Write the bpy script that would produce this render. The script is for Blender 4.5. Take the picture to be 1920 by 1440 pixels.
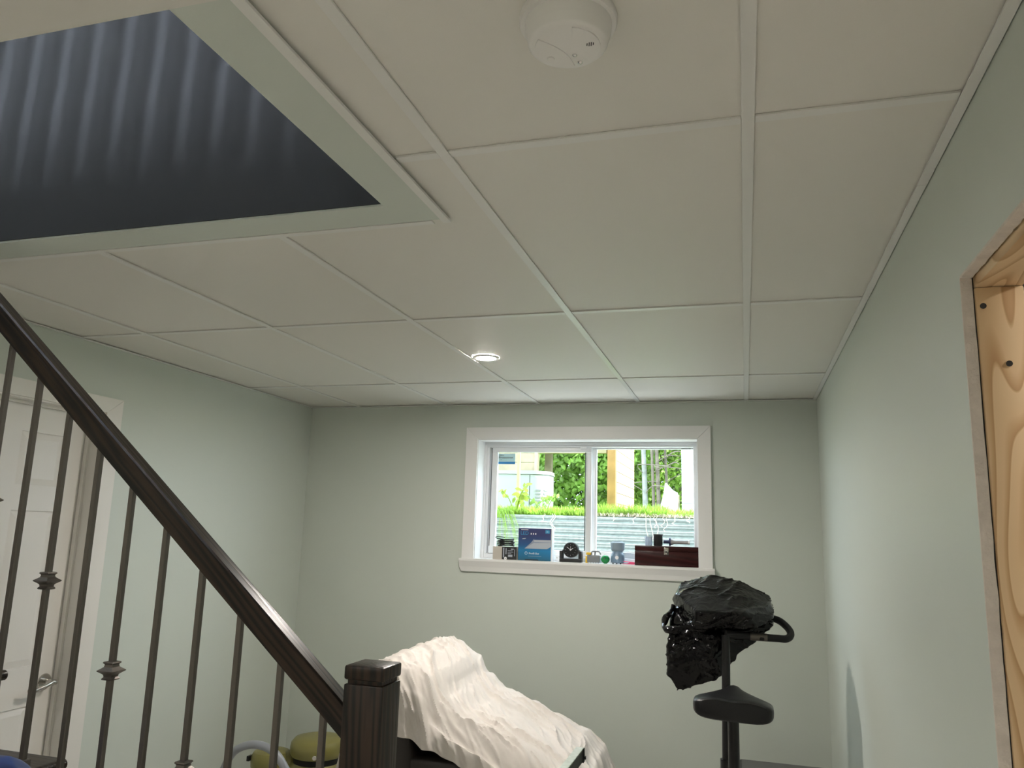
import bpy, bmesh, math, random
from mathutils import Vector, Matrix, noise
random.seed(7)
for o in list(bpy.data.objects): bpy.data.objects.remove(o)
S = bpy.context.scene
COL = S.collection
PI = math.pi
EYE = 1.57

# ---------------------------------------------------------------- camera
cd = bpy.data.cameras.new('camera'); cam = bpy.data.objects.new('camera', cd); COL.objects.link(cam)
cd.sensor_width = 36; cd.lens = 1454.78/1920*36; cd.clip_start = 0.02; cd.clip_end = 200
Rr = Vector((0.958706, 0.282730, 0.030771)); Uu = Vector((0.023579, -0.186840, 0.982107)); Ff = Vector((-0.283420, 0.940827, 0.185791))
cam.matrix_world = Matrix(((Rr.x, Uu.x, -Ff.x, 0), (Rr.y, Uu.y, -Ff.y, 0), (Rr.z, Uu.z, -Ff.z, EYE), (0, 0, 0, 1)))
S.camera = cam
# ---------------------------------------------------------------- world, sun, exposure
w = bpy.data.worlds.new('world'); S.world = w; w.use_nodes = True
bg = w.node_tree.nodes['Background']; bg.inputs[0].default_value = (0.72, 0.86, 1.0, 1); bg.inputs[1].default_value = 10.0
sd = bpy.data.lights.new('sun', 'SUN'); sd.energy = 14.0; sd.angle = math.radians(1.5); sd.color = (1, 0.95, 0.85)
sun = bpy.data.objects.new('sun', sd); COL.objects.link(sun)
sun.rotation_euler = Vector((-0.80, -0.10, -0.80)).to_track_quat('-Z', 'Y').to_euler(); sun.location = (6, 6, 12)
S.view_settings.view_transform = 'Standard'; S.view_settings.look = 'None'
S.view_settings.exposure = 0.0; S.view_settings.gamma = 1.0; S.view_settings.use_curve_mapping = False
LAMP = 1300.0       # radiance of a recessed LED lens

# ---------------------------------------------------------------- materials
MATS = {}
def mat(name, col, rough=0.5, metal=0.0, bump=0.0, bscale=40.0, var=0.0, vscale=6.0, spec=0.5, emit=None, coat=0.0):
    m = bpy.data.materials.new(name); m.use_nodes = True; nt = m.node_tree; b = nt.nodes['Principled BSDF']
    b.inputs['Base Color'].default_value = (*col, 1); b.inputs['Roughness'].default_value = rough
    b.inputs['Metallic'].default_value = metal; b.inputs['Specular IOR Level'].default_value = spec
    b.inputs['Coat Weight'].default_value = coat
    tc = nt.nodes.new('ShaderNodeTexCoord')
    if var:
        n = nt.nodes.new('ShaderNodeTexNoise'); n.inputs['Scale'].default_value = vscale; n.inputs['Detail'].default_value = 4
        nt.links.new(tc.outputs['Object'], n.inputs['Vector'])
        r = nt.nodes.new('ShaderNodeValToRGB'); r.color_ramp.elements[0].position = .3; r.color_ramp.elements[1].position = .7
        r.color_ramp.elements[0].color = (*[max(0, c*(1-var)) for c in col], 1); r.color_ramp.elements[1].color = (*[min(1, c*(1+var)) for c in col], 1)
        nt.links.new(n.outputs['Fac'], r.inputs['Fac']); nt.links.new(r.outputs['Color'], b.inputs['Base Color'])
    if bump:
        n = nt.nodes.new('ShaderNodeTexNoise'); n.inputs['Scale'].default_value = bscale; n.inputs['Detail'].default_value = 3
        nt.links.new(tc.outputs['Object'], n.inputs['Vector'])
        bp = nt.nodes.new('ShaderNodeBump'); bp.inputs['Strength'].default_value = bump; bp.inputs['Distance'].default_value = 0.01
        nt.links.new(n.outputs['Fac'], bp.inputs['Height']); nt.links.new(bp.outputs['Normal'], b.inputs['Normal'])
    if emit:
        b.inputs['Emission Color'].default_value = (*emit[0], 1); b.inputs['Emission Strength'].default_value = emit[1]
    MATS[name] = m; return m

def ramp(nt, fac, stops):
    r = nt.nodes.new('ShaderNodeValToRGB'); e = r.color_ramp.elements
    while len(e) < len(stops): e.new(0.5)
    for i, (p, c) in enumerate(stops): e[i].position = p; e[i].color = (*c, 1)
    nt.links.new(fac, r.inputs['Fac']); return r
def wood(name, dark, light, rough, scale, axis_scale, rings=False, distort=4.0, bump=0.15, mid=None):
    m = bpy.data.materials.new(name); m.use_nodes = True; nt = m.node_tree; b = nt.nodes['Principled BSDF']
    tc = nt.nodes.new('ShaderNodeTexCoord'); mp = nt.nodes.new('ShaderNodeMapping'); mp.inputs['Scale'].default_value = axis_scale
    nt.links.new(tc.outputs['Object'], mp.inputs['Vector'])
    wv = nt.nodes.new('ShaderNodeTexWave'); wv.wave_type = 'RINGS' if rings else 'BANDS'; wv.rings_direction = 'Z'
    wv.bands_direction = 'DIAGONAL'; wv.inputs['Scale'].default_value = scale; wv.inputs['Distortion'].default_value = distort
    wv.inputs['Detail'].default_value = 3; wv.inputs['Detail Scale'].default_value = 1.2
    nt.links.new(mp.outputs['Vector'], wv.inputs['Vector'])
    st = [(0.0, dark), (1.0, light)] if not mid else [(0.0, light), (0.72, mid), (0.95, dark)]
    r = ramp(nt, wv.outputs['Color'], st); nt.links.new(r.outputs['Color'], b.inputs['Base Color'])
    b.inputs['Roughness'].default_value = rough; b.inputs['Specular IOR Level'].default_value = 0.3
    bp = nt.nodes.new('ShaderNodeBump'); bp.inputs['Strength'].default_value = bump; bp.inputs['Distance'].default_value = 0.003
    nt.links.new(wv.outputs['Color'], bp.inputs['Height']); nt.links.new(bp.outputs['Normal'], b.inputs['Normal'])
    MATS[name] = m; return m

mat('wall_paint', (0.605, 0.65, 0.595), 0.45, bump=0.03, bscale=220, spec=0.35)
mat('ceiling_paint', (0.70, 0.685, 0.64), 0.7, bump=0.02, bscale=300)
mat('panel_white', (0.76, 0.74, 0.69), 0.5, bump=0.05, bscale=400)
mat('tee_white', (0.78, 0.775, 0.75), 0.28)
mat('trim_white', (0.82, 0.82, 0.81), 0.35)
mat('door_white', (0.78, 0.76, 0.72), 0.42)
mat('vinyl', (0.80, 0.81, 0.82), 0.3)
mat('vinyl_dark', (0.12, 0.125, 0.13), 0.5)
mat('stairwell_shade', (0.034, 0.035, 0.037), 0.6, spec=0.1)  # near-black base colour puts the unlit stairwell's shade into the wall
mat('floor_grey', (0.60, 0.575, 0.53), 0.5, var=0.15, vscale=3)
mat('upper_floor_wood', (0.30, 0.18, 0.09), 0.4, var=0.2)
mat('detector_white', (0.80, 0.79, 0.77), 0.35)
mat('black', (0.012, 0.012, 0.013), 0.45)
mat('black_rubber', (0.012, 0.012, 0.013), 0.6, bump=0.1, bscale=300, spec=0.3)
mat('black_leather', (0.010, 0.010, 0.012), 0.35, bump=0.08, bscale=250, spec=0.35)
mat('black_frame', (0.008, 0.008, 0.009), 0.35, spec=0.35)
mat('gap_dark', (0.03, 0.028, 0.025), 0.9)
mat('iron', (0.135, 0.12, 0.105), 0.38, 0.75, bump=0.05, bscale=150)
mat('nickel', (0.55, 0.53, 0.50), 0.22, 1.0)
mat('chrome', (0.8, 0.8, 0.8), 0.12, 1.0)
mat('galv', (0.60, 0.62, 0.63), 0.42, 0.85, var=0.12, vscale=60, bump=0.05)
mat('well_steel', (0.30, 0.33, 0.33), 0.40, 0.75, var=0.15, vscale=40, bump=0.05)
mat('gypsum', (0.70, 0.64, 0.57), 0.85, bump=0.5, bscale=90, var=0.08, vscale=30)
mat('sheet', (0.66, 0.615, 0.57), 0.85, bump=0.10, bscale=500)
mat('recliner', (0.014, 0.010, 0.008), 0.45, bump=0.1, bscale=120)
mat('olive', (0.22, 0.20, 0.06), 0.35, bump=0.04, bscale=80)
mat('hose_grey', (0.30, 0.32, 0.35), 0.35)
mat('blue_plastic', (0.008, 0.04, 0.20), 0.4, var=0.4, vscale=18, bump=0.1, bscale=20)
mat('white_plastic', (0.82, 0.83, 0.84), 0.35)
mat('carton_white', (0.75, 0.74, 0.72), 0.7)
mat('carton_tan', (0.52, 0.48, 0.42), 0.75)
mat('print_grey', (0.42, 0.46, 0.52), 0.5)
mat('print_grey_dark', (0.26, 0.30, 0.38), 0.5)
mat('print_white', (0.85, 0.86, 0.88), 0.5)
mat('print_blue', (0.03, 0.20, 0.42), 0.45)
mat('print_cyan', (0.04, 0.30, 0.55), 0.45)
mat('print_black', (0.02, 0.022, 0.025), 0.4)
mat('sticker_pale', (0.55, 0.80, 0.84), 0.4)
mat('sticker_blue', (0.04, 0.26, 0.60), 0.4)
mat('yellow', (0.75, 0.48, 0.03), 0.4)
mat('grey_plastic', (0.20, 0.21, 0.22), 0.45)
mat('grey_light', (0.42, 0.42, 0.43), 0.4)
mat('green_gloss', (0.01, 0.26, 0.06), 0.25)
mat('jar_blue', (0.16, 0.24, 0.33), 0.3)
mat('jar_blue_lid', (0.24, 0.31, 0.37), 0.4)
mat('pink', (0.80, 0.08, 0.20), 0.5)
mat('navy', (0.015, 0.025, 0.10), 0.35)
mat('tote_lid', (0.10, 0.10, 0.10), 0.5, bump=0.1, bscale=120)
mat('lens', (1, 1, 1), 0.4, emit=((1.0, 0.93, 0.85), LAMP))
mat('concrete', (0.35, 0.34, 0.32), 0.9, bump=0.3, bscale=30, var=0.15)
mat('gravel', (0.80, 0.79, 0.76), 0.95, bump=1.0, bscale=50, var=0.3, vscale=40)  # near-white so the hidden well bed throws sun indoors
mat('soil', (0.10, 0.16, 0.04), 0.95, var=0.5, vscale=8)
mat('grass', (0.26, 0.42, 0.055), 0.6, var=0.5, vscale=9)
mat('leaf', (0.235, 0.39, 0.06), 0.5, var=0.55, vscale=3.2)
mat('leaf_yellow', (0.27, 0.36, 0.04), 0.5, var=0.3, vscale=12)
mat('needle', (0.085, 0.14, 0.06), 0.7, var=0.5, vscale=2.5)
for nm in ('leaf', 'leaf_yellow', 'grass'):
    m_ = MATS[nm]; nt = m_.node_tree; b = nt.nodes['Principled BSDF']; tl = nt.nodes.new('ShaderNodeBsdfTranslucent'); mx = nt.nodes.new('ShaderNodeMixShader'); mx.inputs[0].default_value = 0.4
    lk = b.inputs['Base Color'].links[0].from_socket; nt.links.new(lk, tl.inputs['Color']); o_ = [n for n in nt.nodes if n.type == 'OUTPUT_MATERIAL'][0]
    nt.links.new(b.outputs[0], mx.inputs[1]); nt.links.new(tl.outputs[0], mx.inputs[2]); nt.links.new(mx.outputs[0], o_.inputs[0])
mat('bark', (0.28, 0.22, 0.18), 0.9, bump=0.5, bscale=25, var=0.3, vscale=14)
mat('birch', (0.34, 0.33, 0.31), 0.8, bump=0.2, bscale=18, var=0.35, vscale=10)
mat('root', (0.62, 0.55, 0.45), 0.8)
mat('white_siding', (0.62, 0.63, 0.64), 0.5)
mat('ac_white', (0.34, 0.36, 0.35), 0.4)
mat('lumber', (0.33, 0.26, 0.17), 0.7, var=0.18, vscale=8)
mat('lumber_orange', (0.46, 0.24, 0.085), 0.7, var=0.2, vscale=8)
mat('cedar_pale', (0.42, 0.32, 0.20), 0.7, var=0.12, vscale=10)
mat('house_grey', (0.4, 0.4, 0.4), 0.8)
def pine(name, axis_scale, off):
    m = bpy.data.materials.new(name); m.use_nodes = True; nt = m.node_tree; b = nt.nodes['Principled BSDF']; b.inputs['Roughness'].default_value = 0.6
    tc = nt.nodes.new('ShaderNodeTexCoord'); mp = nt.nodes.new('ShaderNodeMapping'); mp.inputs['Scale'].default_value = axis_scale; mp.inputs['Location'].default_value = off
    nt.links.new(tc.outputs['Object'], mp.inputs['Vector'])
    n1 = nt.nodes.new('ShaderNodeTexNoise'); n1.inputs['Scale'].default_value = 1.0; n1.inputs['Detail'].default_value = 1.2; n1.inputs['Roughness'].default_value = .35
    nt.links.new(mp.outputs['Vector'], n1.inputs['Vector'])
    mu = nt.nodes.new('ShaderNodeMath'); mu.operation = 'MULTIPLY'; mu.inputs[1].default_value = 13.0; nt.links.new(n1.outputs['Fac'], mu.inputs[0])
    fr_ = nt.nodes.new('ShaderNodeMath'); fr_.operation = 'FRACT'; nt.links.new(mu.outputs[0], fr_.inputs[0])
    r = ramp(nt, fr_.outputs[0], [(0.0, (0.72, 0.53, 0.31)), (0.55, (0.69, 0.49, 0.275)), (0.86, (0.53, 0.33, 0.16)), (0.94, (0.48, 0.29, 0.13)), (1.0, (0.70, 0.50, 0.28))])
    nt.links.new(r.outputs['Color'], b.inputs['Base Color']); MATS[name] = m
pine('pine', (9, 9, 1.5), (.2, .4, .1)); pine('pine_header', (9, 1.8, 9), (1.3, 2.2, .7))
wood('dark_oak', (0.004, 0.003, 0.002), (0.030, 0.017, 0.010), 0.36, 34, (1, 1, 0.05), distort=9.0, bump=0.10)
wood('dark_oak_rail', (0.004, 0.003, 0.002), (0.030, 0.017, 0.010), 0.34, 34, (0.05, 1, 1), distort=9.0, bump=0.08)
wood('mahogany', (0.022, 0.003, 0.003), (0.040, 0.006, 0.006), 0.3, 20, (0.1, 1, 1), distort=4.0, bump=0.05)
# glass: thin pane, mostly clear with a fresnel reflection
g = bpy.data.materials.new('glass'); g.use_nodes = True; nt = g.node_tree
for n in list(nt.nodes): nt.nodes.remove(n)
out = nt.nodes.new('ShaderNodeOutputMaterial'); mx = nt.nodes.new('ShaderNodeMixShader'); tr = nt.nodes.new('ShaderNodeBsdfTransparent')
gl = nt.nodes.new('ShaderNodeBsdfGlossy'); gl.inputs['Roughness'].default_value = 0.02; fr = nt.nodes.new('ShaderNodeFresnel'); fr.inputs['IOR'].default_value = 1.45
tr.inputs['Color'].default_value = (0.93, 0.96, 0.95, 1)
nt.links.new(fr.outputs[0], mx.inputs[0]); nt.links.new(tr.outputs[0], mx.inputs[1]); nt.links.new(gl.outputs[0], mx.inputs[2]); nt.links.new(mx.outputs[0], out.inputs[0]); MATS['glass'] = g
# translucent clear plastic
g = mat('clear_plastic', (0.75, 0.80, 0.88), 0.15); g.node_tree.nodes['Principled BSDF'].inputs['Transmission Weight'].default_value = 0.7
# black bin-bag film with fine creases
g = mat('bag_film', (0.003, 0.003, 0.0035), 0.10, spec=0.28); nt = g.node_tree; b = nt.nodes['Principled BSDF']
tc = nt.nodes.new('ShaderNodeTexCoord'); n1 = nt.nodes.new('ShaderNodeTexNoise'); n1.inputs['Scale'].default_value = 13; n1.inputs['Detail'].default_value = 3; n1.inputs['Distortion'].default_value = 2.0
nt.links.new(tc.outputs['Object'], n1.inputs['Vector']); bp = nt.nodes.new('ShaderNodeBump'); bp.inputs['Strength'].default_value = 0.22; bp.inputs['Distance'].default_value = 0.02
nt.links.new(n1.outputs['Fac'], bp.inputs['Height']); nt.links.new(bp.outputs['Normal'], b.inputs['Normal'])
# printed carton front: navy at the top to blue at the bottom (a print)
g = mat('carton_blue', (0.02, 0.10, 0.25), 0.4); nt = g.node_tree; b = nt.nodes['Principled BSDF']
tc = nt.nodes.new('ShaderNodeTexCoord'); sx = nt.nodes.new('ShaderNodeSeparateXYZ'); mr = nt.nodes.new('ShaderNodeMapRange')
mr.inputs[1].default_value = 0.0; mr.inputs[2].default_value = 0.19
nt.links.new(tc.outputs['Object'], sx.inputs[0]); nt.links.new(sx.outputs['Z'], mr.inputs[0])
r = ramp(nt, mr.outputs[0], [(0.0, (0.02, 0.12, 0.20)), (0.3, (0.01, 0.20, 0.42)), (0.48, (0.02, 0.09, 0.24)), (0.8, (0.035, 0.045, 0.15))]); nt.links.new(r.outputs['Color'], b.inputs['Base Color'])

# ---------------------------------------------------------------- mesh helpers
def BM(): return bmesh.new()
def box(bm, x0, x1, y0, y1, z0, z1, bev=0.0, seg=2, M=None):
    r = bmesh.ops.create_cube(bm, size=1.0); vs = r['verts']
    for v in vs: v.co = Vector((x0+(v.co.x+.5)*(x1-x0), y0+(v.co.y+.5)*(y1-y0), z0+(v.co.z+.5)*(z1-z0)))
    if bev > 0:
        es = list({e for v in vs for e in v.link_edges})
        rb = bmesh.ops.bevel(bm, geom=es, offset=bev, segments=seg, profile=0.5, affect='EDGES'); vs = list({v for f in rb['faces'] for v in f.verts} | {v for v in vs if v.is_valid})
    if M: bmesh.ops.transform(bm, matrix=M, verts=vs)
    return vs
def prism(bm, pts, axis, a, b):
    """polygon pts in the two other axes, extruded along axis from a to b"""
    def P(p, t):
        return {'x': Vector((t, p[0], p[1])), 'y': Vector((p[0], t, p[1])), 'z': Vector((p[0], p[1], t))}[axis]
    A = [bm.verts.new(P(p, a)) for p in pts]; B = [bm.verts.new(P(p, b)) for p in pts]
    bm.faces.new(A); bm.faces.new(B[::-1]); n = len(pts)
    for i in range(n): bm.faces.new((A[i], B[i], B[(i+1) % n], A[(i+1) % n]))
    bmesh.ops.recalc_face_normals(bm, faces=bm.faces[:]); return A+B
def lathe(bm, prof, c=(0, 0, 0), n=32, M=None):
    rings = []
    for r, z in prof:
        if r <= 1e-6: rings.append([bm.verts.new(Vector(c)+Vector((0, 0, z)))])
        else: rings.append([bm.verts.new(Vector(c)+Vector((r*math.cos(2*PI*i/n), r*math.sin(2*PI*i/n), z))) for i in range(n)])
    for a, b in zip(rings, rings[1:]):
        for i in range(n):
            q = [a[i % len(a)], a[(i+1) % len(a)], b[(i+1) % len(b)], b[i % len(b)]]
            u = []
            for v in q:
                if v not in u: u.append(v)
            if len(u) > 2: bm.faces.new(u)
    vs = [v for R in rings for v in R]
    if M: bmesh.ops.transform(bm, matrix=M, verts=vs)
    bmesh.ops.recalc_face_normals(bm, faces=bm.faces[:]); return vs
def smooth_path(pts, k=6):
    P = [Vector(p) for p in pts]; Q = []
    for i in range(len(P)-1):
        p0 = P[max(0, i-1)]; p1 = P[i]; p2 = P[i+1]; p3 = P[min(len(P)-1, i+2)]
        for j in range(k):
            t = j/k; Q.append(0.5*((2*p1)+(p2-p0)*t+(2*p0-5*p1+4*p2-p3)*t*t+(3*p1-p0-3*p2+p3)*t**3))
    Q.append(P[-1]); return Q
def tube(bm, pts, r, n=10, caps=True):
    pts = [Vector(p) for p in pts]; rs = r if isinstance(r, (list, tuple)) else [r]*len(pts)
    rings = []; up = None
    for i, p in enumerate(pts):
        t = (pts[min(i+1, len(pts)-1)]-pts[max(i-1, 0)]).normalized()
        if up is None: up = Vector((0, 0, 1)) if abs(t.z) < .9 else Vector((1, 0, 0))
        s = t.cross(up).normalized(); up = s.cross(t).normalized()
        rings.append([bm.verts.new(p+rs[i]*(math.cos(2*PI*k/n)*s+math.sin(2*PI*k/n)*up)) for k in range(n)])
    for a, b in zip(rings, rings[1:]):
        for k in range(n): bm.faces.new((a[k], a[(k+1) % n], b[(k+1) % n], b[k]))
    if caps: bm.faces.new(rings[0][::-1]); bm.faces.new(rings[-1])
    return [v for R in rings for v in R]
def cyl(bm, c, axis, r, h, n=24, bev=0.0):
    """cylinder from c along the unit axis"""
    prof = [(0, 0), (r-bev, 0), (r, bev), (r, h-bev), (r-bev, h), (0, h)] if bev else [(0, 0), (r, 0), (r, h), (0, h)]
    M = Matrix.Translation(Vector(c)) @ Vector(axis).to_track_quat('Z', 'Y').to_matrix().to_4x4()
    return lathe(bm, prof, n=n, M=M)
def obj(name, bm, m, parent=None, smooth=False, base=None):
    """one mesh object; geometry is given in world space and stored relative to its parent (or base)"""
    me = bpy.data.meshes.new(name)
    off = Vector(parent['_o']) if parent is not None else Vector(base or (0, 0, 0))
    if off.length: bmesh.ops.translate(bm, verts=bm.verts[:], vec=-off)
    bm.to_mesh(me); bm.free(); me.materials.append(MATS[m])
    if smooth:
        me.polygons.foreach_set('use_smooth', [True]*len(me.polygons))
        try: me.set_sharp_from_angle(angle=math.radians(38))
        except Exception: pass
    o = bpy.data.objects.new(name, me); COL.objects.link(o); o['_o'] = tuple(off)
    if parent is not None: o.parent = parent
    else: o.location = off
    return o
def tag(o, label=None, cat=None, group=None, kind=None):
    if label: o['label'] = label
    if cat: o['category'] = cat
    if group: o['group'] = group
    if kind: o['kind'] = kind
    return o
def thing(name, loc, label=None, cat=None, group=None, kind=None):
    o = bpy.data.objects.new(name, None); COL.objects.link(o); o.location = loc; o['_o'] = tuple(loc); o.empty_display_size = 0.1
    return tag(o, label, cat, group, kind)
def bx(name, m, parent, *a, bev=0.0, smooth=False, **k):
    bm = BM(); box(bm, *a, bev=bev, **k); return obj(name, bm, m, parent, smooth or bev > 0)
def struct(name, bm, m, label=None, parent=None, smooth=False):
    o = obj(name, bm, m, parent, smooth)
    if parent is None: tag(o, label, kind='structure')
    return o
def lettering(name, text, size, m, parent, origin, ux, uz, align='LEFT'):
    """flat print: text laid in the plane spanned by ux (reading direction) and uz (up)"""
    c = bpy.data.curves.new('txt', 'FONT'); c.body = text; c.size = size; c.align_x = align; c.resolution_u = 2; c.extrude = 0.0002
    t = bpy.data.objects.new('txt', c); COL.objects.link(t); bpy.context.view_layer.update()
    me = bpy.data.meshes.new_from_object(t.evaluated_get(bpy.context.evaluated_depsgraph_get()))
    bpy.data.objects.remove(t)
    ux = Vector(ux); uz = Vector(uz); un = ux.cross(uz)
    off = Vector(parent['_o']); o3 = Vector(origin)
    for v in me.vertices: v.co = o3+ux*v.co.x+uz*v.co.y+un*v.co.z-off
    me.name = name; me.materials.clear(); me.materials.append(MATS[m])
    o = bpy.data.objects.new(name, me); COL.objects.link(o); o.parent = parent; o['_o'] = tuple(off); return o

# ================================================================ STRUCTURE
XL, XR, YB, ZC = -2.772, 0.400, 4.565, 2.341
YK = -3.0            # room end behind the camera
WX0, WX1, WZ0, WZ1 = -1.583, -0.249, 1.395, 2.124     # window opening
bm = BM(); box(bm, -4.2, 3.0, -4.6, 4.80, -0.12, 0.0)
struct('floor', bm, 'floor_grey', 'grey basement floor')
bm = BM()
for a in ((-4.2, WX0, YB, 4.80, 0, 2.7), (WX1, 3.0, YB, 4.80, 0, 2.7), (WX0, WX1, YB, 4.80, 0, WZ0-.02), (WX0, WX1, YB, 4.80, WZ1, 2.7), (-4.2, 3.0, YB, 4.80, 2.7, 5.4)): box(bm, *a)
struct('wall_back', bm, 'wall_paint', 'pale sage green wall with the basement window')
# left wall with a door opening
DX = XL-0.085; DY0, DY1, DZ = 2.045, 2.81, 2.035
bm = BM()
for a in ((XL-.13, XL, DY1+.02, YB, 0, 2.7), (XL-.13, XL, 1.73, DY0-.02, 0, 2.7), (XL-.13, XL, DY0-.02, DY1+.02, DZ+.02, 2.7), (-4.2, XL-.13, 1.63, 1.73, 0, 2.7)): box(bm, *a)
struct('wall_left', bm, 'wall_paint', 'pale sage green wall with the white panelled door')
bm = BM(); box(bm, -4.2, -4.1, -4.6, YB, 0, 5.4); struct('wall_stair_end', bm, 'wall_paint', 'wall at the head of the stairs')
bm = BM(); box(bm, -4.2, 3.0, -4.6, -4.5, 0, 5.4); struct('wall_behind', bm, 'wall_paint', 'wall at the far end of the basement')
# right wall with an unfinished door opening
OY1, OY0, OZ = 1.575, 0.70, 2.063
bm = BM()
for a in ((XR, XR+.014, OY1, YB, 0, 2.5), (XR, XR+.014, -4.5, OY0, 0, 2.5), (XR, XR+.014, OY0, OY1, OZ, 2.5)): box(bm, *a)
wr = struct('wall_right', bm, 'wall_paint', 'pale sage green wall with the unfinished door opening')
bm = BM()
for a in ((XR+.016, XR+.106, OY1+.03, YB, 0, 2.5), (XR+.016, XR+.106, -4.5, OY0-.03, 0, 2.5), (XR+.016, XR+.106, OY0-.03, OY1+.03, OZ+.03, 2.5)): box(bm, *a)
obj('stud_core', bm, 'gypsum', wr)
bm = BM()
for a in ((XR+.108, XR+.12, OY1+.002, YB, 0, 2.5), (XR+.108, XR+.12, -4.5, OY0-.002, 0, 2.5), (XR+.108, XR+.12, OY0-.002, OY1+.002, OZ, 2.5)): box(bm, *a)
obj('drywall_backing', bm, 'trim_white', wr)
# room beyond the opening
bm = BM()
for a in ((2.4, 2.5, -4.5, YB, 0, 2.5), (XR+.12, 2.5, -4.5, YB, 2.40, 2.5)): box(bm, *a)
struct('wall_next_room', bm, 'trim_white', 'white wall of the next room')
# ---- floor above, stairwell shaft
HX, HY0, HY1 = -0.829, 0.865, 1.613      # stair opening: right, near, far edge
BX, BY = -0.716, 1.722                   # outer edge of the flat border
bm = BM()
for a in ((BX, 3.0, -4.5, YB, 2.46, 2.79), (-4.1, BX, BY, YB, 2.46, 2.79)): box(bm, *a)
uf = struct('upper_floor', bm, 'upper_floor_wood', 'floor deck of the storey above')
bm = BM()
for a in ((HX, BX, HY0-.0, BY, ZC-.001, 2.79), (-4.1, HX, HY1, BY, ZC-.001, 2.79)): box(bm, *a)
struct('trim_1', bm, 'wall_paint', 'flat painted border round the stair opening')
bm = BM(); box(bm, -4.1, BX, -4.5, HY0, ZC-.001, 2.79)
struct('ceiling_stair', bm, 'ceiling_paint', 'plain plastered ceiling beside the stair opening')
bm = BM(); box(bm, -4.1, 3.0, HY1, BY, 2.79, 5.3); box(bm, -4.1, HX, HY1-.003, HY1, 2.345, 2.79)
struct('wall_stairwell', bm, 'stairwell_shade', 'dim grey wall rising above the stair opening')
bm = BM(); box(bm, -4.2, 3.0, -4.6, 4.8, 5.3, 5.4); struct('ceiling_upper', bm, 'trim_white', 'ceiling of the storey above')
bm = BM(); box(bm, 2.9, 3.0, -4.5, YB, 0, 5.3); struct('wall_right_outer', bm, 'house_grey', 'outer wall of the house')
bm = BM(); box(bm, -4.1, 2.9, -4.5, -4.45, 2.79, 5.3); struct('wall_upper_front', bm, 'house_grey', 'wall of the hall upstairs')

# ---- suspended ceiling
bm = BM(); box(bm, XL, XR, BY, YB, 2.44, 2.455); box(bm, BX, XR, -4.5, BY, 2.44, 2.455)
ceil = struct('ceiling', bm, 'gap_dark', 'white suspended ceiling of large lay-in panels')
XT = [XL, -2.4165, -1.8065, -1.1965, -0.5865, 0.0235, XR]
YT = [-4.5, -3.4775, -2.2575, -1.0375, 0.1825, 1.4025, 2.6225, 3.8425, YB]
ZP = ZC+0.004
LX, LY = -1.113, 3.272       # lamp
def panel(rects):
    bm = BM()
    for a in rects: box(bm, a[0]+.003, a[1]-.003, a[2]+.003, a[3]-.003, ZP, ZP+.012)
    obj('ceiling_panel', bm, 'panel_white', ceil)
for j in range(len(YT)-1):
    y0, y1 = YT[j], YT[j+1]
    for i in range(len(XT)-1):
        x0, x1 = XT[i], XT[i+1]
        if x1 <= -.58 and y1 <= 1.41:
            if x1 > -.6: panel([(BX+.003, x1, y0, y1)])
            continue
        if y0 < BY < y1 and x1 <= -.58:
            if x1 > -.6: panel([(x0, x1, BY+.003, y1), (BX+.006, x1, y0, BY+.01)])
            else: panel([(x0, x1, BY+.003, y1)])
            continue
        if x0 < LX < x1 and y0 < LY < y1:      # leave the lamp's hole
            r = .05; panel([(x0, x1, y0, LY-r+.003), (x0, x1, LY+r-.003, y1), (x0, LX-r+.003, LY-r-.004, LY+r+.004), (LX+r-.003, x1, LY-r-.004, LY+r+.004)]); continue
        panel([(x0, x1, y0, y1)])
TW = 0.012
def tee(name, x0, x1, y0, y1, z0=ZC-.0015, z1=ZC+.003):
    bx(name, 'tee_white', ceil, x0, x1, y0, y1, z0, z1, bev=.0006, seg=1)
for x in XT[1:-1]:
    tee('main_tee', x-TW, x+TW, (BY+.022) if x < -.7 else -4.5, YB-.022)
for y in YT[1:-1]:
    for i in range(len(XT)-1):
        x0, x1 = XT[i], XT[i+1]
        if y < BY and x1 <= -.58:
            if x1 > -.6: x0 = BX+.022
            else: continue
        lo = TW if i > 0 and not (y < BY and i == 3) else (.022 if i == 0 else 0); hi = TW if i < len(XT)-2 else .022
        tee('cross_tee', x0+lo+.0006, x1-hi-.0006, y-TW, y+TW, ZC-.0009, ZC+.0036)
A = 0.022
tee('wall_angle', XR-A, XR-.002, 1.766, YB-.001, ZC-.003, ZC+.0)
tee('wall_angle', XR-A, XR-.002, -1.3, 1.763, ZC-.0038, ZC-.0005)
tee('wall_angle', XR-A, XR-.002, -4.4, -1.303, ZC-.003, ZC+.0)
tee('wall_angle', XL+.001, XL+A, BY, YB-.001, ZC-.003, ZC)
tee('wall_angle', XL+A, XR-A, YB-A, YB-.002, ZC-.003, ZC)
tee('wall_angle', BX+.001, BX+A, -4.4, BY+.004, ZC-.010, ZC-.0035)
tee('wall_angle', XL+A, BX-.03, BY+.001, BY+A, ZC-.003, ZC)

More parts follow.
